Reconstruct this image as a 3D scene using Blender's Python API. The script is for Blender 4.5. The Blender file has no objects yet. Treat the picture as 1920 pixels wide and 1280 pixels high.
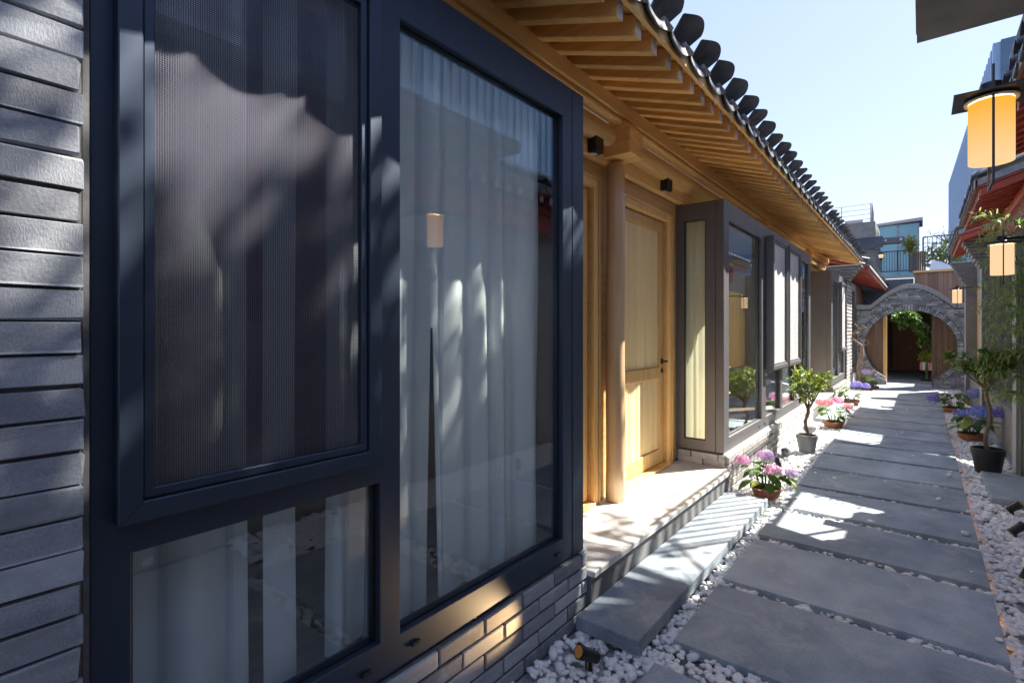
import bpy, bmesh, math, random
import numpy as np
from mathutils import Vector, Matrix
random.seed(7); np.random.seed(7)
R = math.radians
S = bpy.context.scene
COL = S.collection

# ------------------------------------------------------------------ camera, sky, sun, exposure
cam = bpy.data.cameras.new('camera'); co = bpy.data.objects.new('camera', cam); COL.objects.link(co)
co.location = (0, 0, 1.44); co.rotation_euler = (R(90), 0, R(38.894))
cam.sensor_width = 36; cam.lens = 17.85; cam.shift_y = -23/1920; cam.clip_end = 600; cam.clip_start = .03
S.camera = co
SUN = Vector((.4545, .686, 1.0)).normalized()
el = math.asin(SUN.z); az = math.atan2(SUN.x, SUN.y)
w = bpy.data.worlds.new('World'); S.world = w; w.use_nodes = True
nt = w.node_tree; nt.nodes.clear()
sky = nt.nodes.new('ShaderNodeTexSky'); sky.sky_type = 'NISHITA'; sky.sun_disc = False
sky.sun_elevation = el; sky.sun_rotation = az; sky.air_density = 1.1; sky.dust_density = .4; sky.ozone_density = 1.5
bg = nt.nodes.new('ShaderNodeBackground'); bg.inputs[1].default_value = .118
wo = nt.nodes.new('ShaderNodeOutputWorld')
gm = nt.nodes.new('ShaderNodeGamma'); gm.inputs[1].default_value = .52
tn_ = nt.nodes.new('ShaderNodeMix'); tn_.data_type = 'RGBA'; tn_.blend_type = 'MULTIPLY'; tn_.inputs[0].default_value = 1; tn_.inputs[7].default_value = (.80, .81, .99, 1)
nt.links.new(sky.outputs[0], gm.inputs[0]); nt.links.new(gm.outputs[0], tn_.inputs[6]); nt.links.new(tn_.outputs[2], bg.inputs[0]); nt.links.new(bg.outputs[0], wo.inputs[0])
sl = bpy.data.lights.new('sun', 'SUN'); sl.energy = 4.2; sl.angle = R(.45); sl.color = (1, .94, .84)
so = bpy.data.objects.new('sun', sl); COL.objects.link(so)
so.rotation_euler = SUN.to_track_quat('Z', 'Y').to_euler()
S.view_settings.view_transform = 'Standard'; S.view_settings.look = 'None'
S.view_settings.exposure = 2.25
S.cycles.diffuse_bounces = 6; S.cycles.max_bounces = 14; S.cycles.transparent_max_bounces = 16; S.view_settings.gamma = 1.0

# ------------------------------------------------------------------ materials
def nodes(name):
    m = bpy.data.materials.new(name); m.use_nodes = True
    t = m.node_tree; t.nodes.clear()
    o = t.nodes.new('ShaderNodeOutputMaterial')
    return m, t, o
def N(t, kind, **kw):
    n = t.nodes.new('ShaderNode' + kind)
    for k, v in kw.items():
        if k.startswith('i_'): n.inputs[int(k[2:])].default_value = v
        else: setattr(n, k, v)
    return n
def coords(t, scale=(1, 1, 1), rnd=True):
    tc = N(t, 'TexCoord'); mp = N(t, 'Mapping'); mp.inputs['Scale'].default_value = scale
    t.links.new(tc.outputs['Object'], mp.inputs[0])
    if rnd:
        oi = N(t, 'ObjectInfo'); ml = N(t, 'Math', operation='MULTIPLY'); ml.inputs[1].default_value = 37.7
        t.links.new(oi.outputs['Random'], ml.inputs[0]); t.links.new(ml.outputs[0], mp.inputs['Location'])
    return mp.outputs[0]
def pbr(name, c1, c2, rough=.7, scale=(8, 8, 8), detail=6, bump=.2, bdist=.004, metal=0, spec=.5, rnd=.0, r2=None, coat=0, contrast=(.3, .7), fine=None, emis=None, transl=0, blotch=None, speck=0):
    m, t, o = nodes(name)
    p = N(t, 'BsdfPrincipled'); v = coords(t, scale)
    n = N(t, 'TexNoise'); n.inputs['Detail'].default_value = detail; n.inputs['Scale'].default_value = 1; n.inputs['Roughness'].default_value = .6
    t.links.new(v, n.inputs['Vector'])
    cr = N(t, 'ValToRGB'); cr.color_ramp.elements[0].position = contrast[0]; cr.color_ramp.elements[1].position = contrast[1]
    cr.color_ramp.elements[0].color = (*c1, 1); cr.color_ramp.elements[1].color = (*c2, 1)
    t.links.new(n.outputs[0], cr.inputs[0]); col = cr.outputs[0]
    if rnd:
        oi = N(t, 'ObjectInfo'); hs = N(t, 'HueSaturation'); mr = N(t, 'MapRange')
        mr.inputs[3].default_value = 1-rnd; mr.inputs[4].default_value = 1+rnd
        t.links.new(oi.outputs['Random'], mr.inputs[0]); t.links.new(mr.outputs[0], hs.inputs['Value']); t.links.new(col, hs.inputs['Color']); col = hs.outputs[0]
    if blotch:
        bc, bs, b0, b1, amt = blotch
        n3 = N(t, 'TexNoise'); n3.inputs['Scale'].default_value = bs; n3.inputs['Detail'].default_value = 7; n3.inputs['Roughness'].default_value = .65; n3.inputs['Distortion'].default_value = .6
        t.links.new(coords(t, (1, 1, 1)), n3.inputs['Vector'])
        m3 = N(t, 'MapRange'); m3.inputs[1].default_value = b0; m3.inputs[2].default_value = b1; m3.inputs[4].default_value = amt; t.links.new(n3.outputs[0], m3.inputs[0])
        mc = N(t, 'Mix', data_type='RGBA'); t.links.new(m3.outputs[0], mc.inputs[0]); t.links.new(col, mc.inputs[6]); mc.inputs[7].default_value = (*bc, 1); col = mc.outputs[2]
    if speck:
        n4 = N(t, 'TexNoise'); n4.inputs['Scale'].default_value = 260; n4.inputs['Detail'].default_value = 2; t.links.new(coords(t, (1, 1, 1)), n4.inputs['Vector'])
        m4 = N(t, 'MapRange'); m4.inputs[1].default_value = .3; m4.inputs[2].default_value = .7; m4.inputs[3].default_value = 1-speck; m4.inputs[4].default_value = 1+speck; t.links.new(n4.outputs[0], m4.inputs[0])
        h4 = N(t, 'HueSaturation'); t.links.new(m4.outputs[0], h4.inputs['Value']); t.links.new(col, h4.inputs['Color']); col = h4.outputs[0]
    t.links.new(col, p.inputs['Base Color'])
    p.inputs['Metallic'].default_value = metal; p.inputs['Specular IOR Level'].default_value = spec
    p.inputs['Coat Weight'].default_value = coat
    rr = N(t, 'MapRange'); rr.inputs[3].default_value = rough; rr.inputs[4].default_value = rough if r2 is None else r2
    t.links.new(n.outputs[0], rr.inputs[0]); t.links.new(rr.outputs[0], p.inputs['Roughness'])
    if bump:
        b = N(t, 'Bump'); b.inputs['Strength'].default_value = bump; b.inputs['Distance'].default_value = bdist
        h = n.outputs[0]
        if fine:
            f = N(t, 'TexNoise'); f.inputs['Scale'].default_value = fine; f.inputs['Detail'].default_value = 3
            tc = N(t, 'TexCoord'); t.links.new(tc.outputs['Object'], f.inputs['Vector'])
            ad = N(t, 'Math', operation='ADD'); t.links.new(h, ad.inputs[0]); t.links.new(f.outputs[0], ad.inputs[1]); h = ad.outputs[0]
        t.links.new(h, b.inputs['Height']); t.links.new(b.outputs[0], p.inputs['Normal'])
    out = p.outputs[0]
    if transl:
        tr = N(t, 'BsdfTranslucent'); mx = N(t, 'MixShader'); mx.inputs[0].default_value = transl
        t.links.new(col, tr.inputs[0]); t.links.new(out, mx.inputs[1]); t.links.new(tr.outputs[0], mx.inputs[2]); out = mx.outputs[0]
    t.links.new(out, o.inputs[0])
    return m
def wood(name, c1, c2, axis, rough=.52, rnd=.2, bump=.35, coat=.05):
    sc = [26, 26, 26]; sc['xyz'.index(axis)] = 1.3
    m, t, o = nodes(name); p = N(t, 'BsdfPrincipled'); v = coords(t, sc)
    n = N(t, 'TexNoise'); n.inputs['Scale'].default_value = 1; n.inputs['Detail'].default_value = 5; n.inputs['Distortion'].default_value = .8
    t.links.new(v, n.inputs['Vector'])
    n2 = N(t, 'TexNoise'); n2.inputs['Scale'].default_value = .11; n2.inputs['Detail'].default_value = 4; t.links.new(v, n2.inputs['Vector'])
    ad = N(t, 'Mix', data_type='FLOAT'); ad.inputs[0].default_value = .45; t.links.new(n.outputs[0], ad.inputs[2]); t.links.new(n2.outputs[0], ad.inputs[3])
    cr = N(t, 'ValToRGB'); e = cr.color_ramp.elements; e[0].position = .34; e[1].position = .66
    e[0].color = (*c1, 1); e[1].color = (*c2, 1); t.links.new(ad.outputs[0], cr.inputs[0])
    oi = N(t, 'ObjectInfo'); hs = N(t, 'HueSaturation'); mr = N(t, 'MapRange'); mr.inputs[3].default_value = 1-rnd; mr.inputs[4].default_value = 1+rnd
    t.links.new(oi.outputs['Random'], mr.inputs[0]); t.links.new(mr.outputs[0], hs.inputs['Value']); t.links.new(cr.outputs[0], hs.inputs['Color'])
    t.links.new(hs.outputs[0], p.inputs['Base Color']); p.inputs['Roughness'].default_value = rough; p.inputs['Coat Weight'].default_value = coat; p.inputs['Coat Roughness'].default_value = .3
    b = N(t, 'Bump'); b.inputs['Strength'].default_value = bump; b.inputs['Distance'].default_value = .003
    t.links.new(n.outputs[0], b.inputs['Height']); t.links.new(b.outputs[0], p.inputs['Normal']); t.links.new(p.outputs[0], o.inputs[0])
    return m
def glass(name, tint=(.86, .93, .92), f0=.05, rough=0.0):
    m, t, o = nodes(name)
    tr = N(t, 'BsdfTransparent'); tr.inputs[0].default_value = (*[k**.5 for k in tint], 1)
    g = N(t, 'BsdfGlossy'); g.inputs['Roughness'].default_value = rough; g.inputs[0].default_value = (.93, .97, 1, 1)
    lw = N(t, 'LayerWeight'); lw.inputs[0].default_value = .5
    pw = N(t, 'Math', operation='POWER'); pw.inputs[1].default_value = 4.2; t.links.new(lw.outputs['Facing'], pw.inputs[0])
    mr = N(t, 'MapRange'); mr.inputs[3].default_value = f0; mr.inputs[4].default_value = .95; t.links.new(pw.outputs[0], mr.inputs[0])
    mx = N(t, 'MixShader'); t.links.new(mr.outputs[0], mx.inputs[0]); t.links.new(tr.outputs[0], mx.inputs[1]); t.links.new(g.outputs[0], mx.inputs[2])
    t.links.new(mx.outputs[0], o.inputs[0]); return m
def screen(name, col=(.30, .26, .29), scale=420):
    m, t, o = nodes(name)
    tc = N(t, 'TexCoord'); sp = N(t, 'SeparateXYZ'); t.links.new(tc.outputs['Object'], sp.inputs[0])
    outs = []
    for k, ph in ((1, 0), (2, 0)):
        a = N(t, 'Math', operation='MULTIPLY'); a.inputs[1].default_value = scale*2; t.links.new(sp.outputs[k], a.inputs[0])
        s_ = N(t, 'Math', operation='SINE'); t.links.new(a.outputs[0], s_.inputs[0])
        g = N(t, 'Math', operation='GREATER_THAN'); g.inputs[1].default_value = .6; t.links.new(s_.outputs[0], g.inputs[0]); outs.append(g)
    mxx = N(t, 'Math', operation='MAXIMUM'); t.links.new(outs[0].outputs[0], mxx.inputs[0]); t.links.new(outs[1].outputs[0], mxx.inputs[1])
    d = N(t, 'BsdfPrincipled'); d.inputs[0].default_value = (*col, 1); d.inputs['Metallic'].default_value = .6; d.inputs['Roughness'].default_value = .55; tr = N(t, 'BsdfTransparent')
    mx = N(t, 'MixShader'); t.links.new(mxx.outputs[0], mx.inputs[0]); t.links.new(tr.outputs[0], mx.inputs[1]); t.links.new(d.outputs[0], mx.inputs[2])
    t.links.new(mx.outputs[0], o.inputs[0]); return m
def fabric(name, c, transp=.15, transl=.5):
    m, t, o = nodes(name)
    d = N(t, 'BsdfDiffuse'); d.inputs[0].default_value = (*c, 1); l = N(t, 'BsdfTranslucent'); l.inputs[0].default_value = (*c, 1)
    tr = N(t, 'BsdfTransparent'); m1 = N(t, 'MixShader'); m1.inputs[0].default_value = transl; m2 = N(t, 'MixShader'); m2.inputs[0].default_value = transp
    t.links.new(d.outputs[0], m1.inputs[1]); t.links.new(l.outputs[0], m1.inputs[2]); t.links.new(m1.outputs[0], m2.inputs[1]); t.links.new(tr.outputs[0], m2.inputs[2])
    t.links.new(m2.outputs[0], o.inputs[0]); return m
def emit(name, c, s, c2=None, z0=0, z1=1):
    m, t, o = nodes(name); e = N(t, 'Emission'); e.inputs[0].default_value = (*c, 1); e.inputs[1].default_value = s
    if c2:
        tc = N(t, 'TexCoord'); sp = N(t, 'SeparateXYZ'); t.links.new(tc.outputs['Object'], sp.inputs[0])
        mr = N(t, 'MapRange'); mr.inputs[1].default_value = z0; mr.inputs[2].default_value = z1; t.links.new(sp.outputs[2], mr.inputs[0])
        mc = N(t, 'Mix', data_type='RGBA'); t.links.new(mr.outputs[0], mc.inputs[0]); mc.inputs[6].default_value = (*c, 1); mc.inputs[7].default_value = (*c2, 1)
        t.links.new(mc.outputs[2], e.inputs[0])
    t.links.new(e.outputs[0], o.inputs[0]); return m

M = {}
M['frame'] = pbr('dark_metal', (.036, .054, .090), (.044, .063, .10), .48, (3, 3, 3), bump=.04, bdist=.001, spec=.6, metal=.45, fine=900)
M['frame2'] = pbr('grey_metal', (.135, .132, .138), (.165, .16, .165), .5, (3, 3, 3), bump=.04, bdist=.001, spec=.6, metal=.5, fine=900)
M['gasket'] = pbr('black_rubber', (.008, .008, .009), (.012, .012, .013), .6, bump=0)
M['black'] = pbr('black_metal', (.010, .010, .011), (.016, .016, .017), .35, bump=.05)
M['brick'] = pbr('grey_brick', (.24, .26, .30), (.43, .445, .475), .75, (9, 3, 12), bump=.28, bdist=.004, rnd=.33, fine=140, r2=.5, blotch=((.55, .57, .62), 7, .55, .72, .6), speck=.15)
M['brickw'] = pbr('pale_brick', (.34, .33, .32), (.56, .54, .51), .85, (9, 6, 16), bump=.4, bdist=.004, rnd=.22, fine=120, blotch=((.22, .21, .20), 8, .55, .7, .6), speck=.15)
M['brickg'] = pbr('slate_brick', (.20, .215, .24), (.46, .47, .49), .8, (8, 8, 20), bump=.4, bdist=.006, rnd=.45, fine=90)
M['mortar'] = pbr('dark_mortar', (.08, .08, .083), (.17, .168, .165), .95, (30, 30, 30), bump=.5)
M['mortarg'] = pbr('grey_mortar', (.09, .092, .10), (.15, .15, .155), .95, (30, 30, 30), bump=.5)
M['slab'] = pbr('grey_stone_slab', (.19, .24, .29), (.38, .44, .50), .7, (3.4, 2.2, 3), detail=12, bump=.4, bdist=.002, rnd=.16, fine=160, r2=.48, contrast=(.28, .72), blotch=((.54, .54, .53), 4.5, .50, .72, .62), speck=.30)
M['porch'] = pbr('pale_stone', (.52, .51, .49), (.66, .65, .63), .75, (4, 4, 4), detail=9, bump=.25, bdist=.002, fine=200, blotch=((.30, .28, .25), 4, .55, .75, .5), speck=.18)
M['bed'] = pbr('pale_pebble_bed', (.25, .25, .25), (.55, .55, .55), .9, (60, 60, 60), bump=1, bdist=.01)
M['soil'] = pbr('soil', (.03, .025, .02), (.06, .05, .04), .95, (20, 20, 20), bump=1, bdist=.02)
M['plinth'] = pbr('plinth_stone', (.13, .135, .14), (.2, .2, .2), .8, (5, 5, 5), bump=.3)
M['tile'] = pbr('grey_roof_tile', (.035, .042, .055), (.085, .095, .115), .6, (14, 14, 14), bump=.35, bdist=.004, rnd=.3, fine=90, r2=.45)
M['tilemortar'] = pbr('lime_mortar', (.20, .20, .22), (.36, .36, .37), .9, (12, 12, 12), bump=.8, bdist=.01)
M['woodx'] = wood('honey_wood_x', (.60, .34, .11), (.86, .56, .22), 'x')
M['woody'] = wood('honey_wood_y', (.60, .34, .11), (.86, .56, .22), 'y')
M['woodz'] = wood('honey_wood_z', (.62, .35, .11), (.84, .55, .22), 'z')
M['panelz'] = wood('pale_wood_z', (.78, .55, .25), (.90, .72, .38), 'z', rnd=.06, coat=.05)
M['doorbrown'] = wood('red_brown_door', (.34, .14, .07), (.50, .23, .12), 'z')
M['column'] = wood('log_wood', (.42, .27, .14), (.64, .45, .27), 'z', rough=.35, coat=.4)
M['woodend'] = pbr('weathered_end_grain', (.40, .37, .35), (.66, .62, .59), .8, (40, 40, 40), bump=.3, rnd=.2)
M['darkwood'] = wood('dark_brown_wood', (.12, .062, .034), (.24, .13, .072), 'z', rough=.4)
M['glass'] = glass('window_glass', (.92, .97, .97), .08)
M['glass2'] = glass('clear_glass', (.93, .97, .93), .045)
M['screen'] = screen('insect_screen', (.105, .10, .13), 620)
M['screen2'] = screen('insect_screen_grey', (.95, .95, .98), 620)
M['curtain'] = fabric('white_curtain', (.88, .91, .90), .02, .15)
M['sheer'] = fabric('cream_curtain', (.90, .84, .66), .03, .35)
M['plaster'] = pbr('cream_plaster', (.62, .56, .45), (.70, .64, .52), .9, (4, 4, 4), bump=.1)
M['room'] = pbr('room_wall', (.40, .38, .36), (.46, .44, .41), .9, bump=0)
M['floorwood'] = wood('oak_floor', (.30, .21, .13), (.45, .34, .22), 'y')
M['white'] = pbr('white_plaster', (.62, .63, .64), (.74, .75, .76), .9, (3, 3, 3), bump=.15)
M['greyp'] = pbr('grey_plaster', (.20, .195, .195), (.27, .26, .255), .85, (3, 3, 3), bump=.2)
M['pierb'] = pbr('brown_grey_render', (.135, .125, .12), (.19, .175, .168), .85, (3, 3, 3), bump=.2)
M['greypl'] = pbr('light_grey_plaster', (.34, .34, .35), (.44, .44, .45), .85, (3, 3, 3), bump=.2)
M['red'] = wood('red_painted_wood', (.30, .045, .022), (.42, .07, .035), 'x', rough=.5, rnd=.2)
M['redy'] = wood('red_painted_beam', (.30, .05, .028), (.42, .085, .045), 'y', rough=.5, rnd=.2)
M['blue_shade'] = pbr('shadow_blue_steel', (.07, .13, .22), (.10, .17, .27), .45, (1, 1, 1), bump=0, spec=.5)  # groove shade put into the wall colour so the far ribs stand out
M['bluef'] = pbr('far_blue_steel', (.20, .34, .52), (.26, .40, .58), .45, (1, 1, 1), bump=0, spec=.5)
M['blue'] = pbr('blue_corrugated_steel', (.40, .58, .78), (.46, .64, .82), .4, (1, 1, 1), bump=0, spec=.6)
M['leaf'] = pbr('green_leaf', (.05, .12, .02), (.14, .26, .045), .45, (9, 9, 9), bump=0, spec=.5, rnd=.1, transl=.3)
M['leafy'] = pbr('yellow_green_leaf', (.16, .24, .03), (.50, .52, .08), .45, (13, 13, 13), bump=0, spec=.5, transl=.35)
M['leafb'] = pbr('bamboo_leaf', (.18, .29, .07), (.44, .53, .19), .5, (7, 7, 7), bump=0, transl=.35)
M['stem'] = pbr('bark', (.13, .09, .06), (.30, .22, .15), .85, (30, 30, 12), bump=.6)
M['cane'] = pbr('bamboo_cane', (.10, .12, .035), (.2, .2, .07), .5, bump=0)
M['terra'] = pbr('terracotta', (.25, .095, .05), (.38, .16, .09), .8, (12, 12, 12), bump=.2)
M['greypot'] = pbr('grey_pot', (.22, .22, .22), (.28, .28, .28), .7, bump=.1)
M['blackpot'] = pbr('black_plastic_pot', (.018, .019, .021), (.026, .027, .03), .45, bump=.05)
M['pebble'] = pbr('white_pebble', (.86, .86, .86), (.96, .955, .94), .55, (18, 18, 18), detail=3, bump=.1, bdist=.002)
for k, a, b in (('fpink', (.60, .22, .46), (.84, .55, .74)), ('fred', (.62, .14, .22), (.88, .50, .55)), ('fviol', (.18, .13, .55), (.42, .38, .80)), ('fmauve', (.48, .32, .60), (.78, .64, .84)), ('fblue', (.16, .20, .58), (.42, .48, .86))):
    M[k] = pbr('petal_'+k[1:], a, b, .6, (40, 40, 40), bump=0, transl=.3, contrast=(.35, .6))
M['lamp'] = emit('lantern_shade', (1.0, .60, .30), .245, (1.0, .42, .045), 0.0, .22)
M['lampw'] = emit('pale_lantern_shade', (1.0, .66, .38), .225)
M['lens'] = emit('warm_lens', (1, .5, .15), .025)
M['warm'] = emit('warm_led', (1, .42, .10), .35)

# ------------------------------------------------------------------ mesh helpers
class MB:
    def __init__(s): s.v = []; s.f = []
    def add(s, v, f):
        o = len(s.v); s.v += [tuple(p) for p in v]; s.f += [tuple(i+o for i in q) for q in f]; return s
    def box(s, x0, x1, y0, y1, z0, z1):
        v = [(x, y, z) for x in (x0, x1) for y in (y0, y1) for z in (z0, z1)]
        return s.add(v, [(0, 1, 3, 2), (4, 6, 7, 5), (0, 4, 5, 1), (2, 3, 7, 6), (0, 2, 6, 4), (1, 5, 7, 3)])
    def hexa(s, a, b):   # two quads (each 4 pts, same order) joined
        return s.add(list(a)+list(b), [(3, 2, 1, 0), (4, 5, 6, 7)]+[(i, (i+1) % 4, (i+1) % 4+4, i+4) for i in range(4)])
    def tube(s, pts, rad, n=8, cap=True):
        pts = [Vector(p) for p in pts]
        if not hasattr(rad, '__len__'): rad = [rad]*len(pts)
        rings = []; up = None
        for i, p in enumerate(pts):
            d = (pts[min(i+1, len(pts)-1)]-pts[max(i-1, 0)]).normalized()
            if up is None: up = d.orthogonal().normalized()
            up = (up-d*up.dot(d)).normalized(); sd = d.cross(up)
            rings.append([p+(up*math.cos(2*math.pi*k/n)+sd*math.sin(2*math.pi*k/n))*rad[i] for k in range(n)])
        v = [q for r in rings for q in r]; f = []
        for i in range(len(pts)-1):
            for k in range(n):
                a = i*n+k; b = i*n+(k+1) % n; f.append((a, b, b+n, a+n))
        if cap: f += [tuple(range(n))[::-1], tuple((len(pts)-1)*n+k for k in range(n))]
        return s.add(v, f)
    def lathe(s, prof, n=24, c=(0, 0), cap=False):
        v = [(c[0]+r*math.cos(2*math.pi*k/n), c[1]+r*math.sin(2*math.pi*k/n), z) for r, z in prof for k in range(n)]; f = []
        for i in range(len(prof)-1):
            for k in range(n):
                a = i*n+k; b = i*n+(k+1) % n; f.append((a, b, b+n, a+n))
        if cap: f += [tuple(range(n))[::-1], tuple((len(prof)-1)*n+k for k in range(n))]
        return s.add(v, f)
    def mesh(s, name, mat=None, smooth=False, bevel=0):
        me = bpy.data.meshes.new(name); me.from_pydata(s.v, [], s.f)
        if bevel or True:
            bm = bmesh.new(); bm.from_mesh(me)
            bmesh.ops.recalc_face_normals(bm, faces=bm.faces) if len(bm.faces) < 4000 else None
            if bevel: bmesh.ops.bevel(bm, geom=[e for e in bm.edges if len(e.link_faces) == 2 and e.calc_face_angle(0) > .6], offset=bevel, segments=1, profile=.5, affect='EDGES', clamp_overlap=True)
            bm.to_mesh(me); bm.free()
        if mat: me.materials.append(M[mat] if isinstance(mat, str) else mat)
        if smooth: me.polygons.foreach_set('use_smooth', [True]*len(me.polygons))
        return me
    def obj(s, name, mat, parent=None, smooth=False, bevel=0, loc=None):
        return link(name, s.mesh(name, mat, smooth, bevel), parent, loc)
def link(name, data, parent=None, loc=None, rot=None, scale=None):
    o = bpy.data.objects.new(name, data); COL.objects.link(o)
    if parent: o.parent = parent
    if loc: o.location = loc
    if rot: o.rotation_euler = rot
    if scale: o.scale = scale
    return o
def tag(o, label=None, cat=None, group=None, kind=None):
    if label: o['label'] = label
    if cat: o['category'] = cat
    if group: o['group'] = group
    if kind: o['kind'] = kind
    return o
def thing(name, label, cat, loc=(0, 0, 0), group=None, rz=0):
    o = link(name, None, None, loc); o.rotation_euler = (0, 0, rz); o.empty_display_size = .1
    return tag(o, label, cat, group)
def copy_tree(o, parent=None):
    c = o.copy(); COL.objects.link(c); c.parent = parent
    for ch in list(o.children): copy_tree(ch, c)
    return c
def plate(us, vs, holes, t0, t1, axis):
    """plate with rectangular holes; axis 'x': (u,v)=(y,z), plate between x=t0 and t1; axis 'y': (u,v)=(x,z)"""
    U = sorted(set([us[0], us[1]]+[h[i] for h in holes for i in (0, 1) if us[0] < h[i] < us[1]]))
    V = sorted(set([vs[0], vs[1]]+[h[i] for h in holes for i in (2, 3) if vs[0] < h[i] < vs[1]]))
    def solid(i, j):
        if i < 0 or j < 0 or i >= len(U)-1 or j >= len(V)-1: return False
        u = (U[i]+U[i+1])/2; v = (V[j]+V[j+1])/2
        return not any(h[0] < u < h[1] and h[2] < v < h[3] for h in holes)
    P = (lambda u, v, t: (t, u, v)) if axis == 'x' else (lambda u, v, t: (u, t, v))
    mb = MB(); idx = {}
    def vi(i, j, k):
        if (i, j, k) not in idx: idx[(i, j, k)] = len(mb.v); mb.v.append(P(U[i], V[j], (t0, t1)[k]))
        return idx[(i, j, k)]
    for i in range(len(U)-1):
        for j in range(len(V)-1):
            if not solid(i, j): continue
            for k in (0, 1): mb.f.append((vi(i, j, k), vi(i+1, j, k), vi(i+1, j+1, k), vi(i, j+1, k)))
            for (a, b, e, g, di, dj) in ((i, j, i+1, j, 0, -1), (i, j+1, i+1, j+1, 0, 1), (i, j, i, j+1, -1, 0), (i+1, j, i+1, j+1, 1, 0)):
                if not solid(i+di, j+dj): mb.f.append((vi(a, b, 0), vi(e, g, 0), vi(e, g, 1), vi(a, b, 1)))
    return mb
def ring(u0, u1, v0, v1, wd, t0, t1, axis='x'): return plate((u0, u1), (v0, v1), [(u0+wd, u1-wd, v0+wd, v1-wd)], t0, t1, axis)
def brick_mesh(l, h, d, mat, jit=.0016, bev=.004):
    mb = MB().box(-d/2, d/2, -l/2, l/2, -h/2, h/2); me = mb.mesh('brick', mat, bevel=bev)
    for v in me.vertices: v.co += Vector([random.uniform(-jit, jit) for _ in range(3)])
    return me
def course_wall(parent, xf, y0, y1, z0, z1, meshes, L=.245, H=.069, D=.06, side=1, axis='x', gap=.009, stretch=True):
    """bricks in running bond laid in front of a mortar core; face at xf, bricks run along y (axis x) or x (axis y)"""
    n = 0; k = 0; z = z0
    while z < z1-.02:
        h = min(H, z1-z); y = y0-(L/2 if k % 2 else 0)+random.uniform(-.012, .012)
        while y < y1-.01:
            a = max(y, y0); b = min(y+L, y1)
            if b-a > .03:
                sc = (1, (b-a-gap)/(L-gap), (h-gap)/(H-gap))
                off = random.uniform(-.003, .002)
                if axis == 'x': o = link('brick', random.choice(meshes), parent, (xf-side*D/2+off, (a+b)/2, z+h/2), (random.uniform(-.006, .006), 0, random.uniform(-.006, .006)), sc)
                else: o = link('brick', random.choice(meshes), parent, ((a+b)/2, xf-side*D/2+off, z+h/2), (0, random.uniform(-.006, .006), R(90)), sc)
                n += 1
            y += L
        z += H; k += 1
    return n
def bl(mat, L=.245, H=.069, D=.06, gap=.009, n=5): return [brick_mesh(L-gap, H-gap, D, mat) for _ in range(n)]

# ------------------------------------------------------------------ the ground, gravel, path
g = MB(); g.box(-30, 40, -30, 160, -.3, -.085); tag(g.obj('ground', 'soil'), kind='structure')
path = MB().box(-.88, .285, .3, 17.5, -.084, -.072).obj('path', 'bed')
M_ = 0; tag(path, kind='structure')
ys = [(.62, 1.30), (1.40, 2.10), (2.31, 2.98), (3.06, 3.78), (3.88, 4.48), (4.60, 5.28)]
yy = 5.37
while yy < 16.3: ys.append((yy, yy+.70)); yy += .775
for a, b in ys:
    mb = MB().box(-.60, .60, -(b-a)/2, (b-a)/2, -.055, 0)
    o = mb.obj('paving_slab', 'slab', path, bevel=.002, loc=(-.30, (a+b)/2, random.uniform(-.003, .003)))
    o.rotation_euler = (random.uniform(-.002, .002), random.uniform(-.002, .002), random.uniform(-.004, .004))
    MB().box(.596, .604, -(b-a)/2+.02, (b-a)/2-.02, -.052, -.040).obj('warm_edge_light', 'warm', o)
tag(MB().box(-1.02, .80, 16.42, 30, -.09, -.004).obj('passage_floor', 'slab'), kind='structure')

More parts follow.
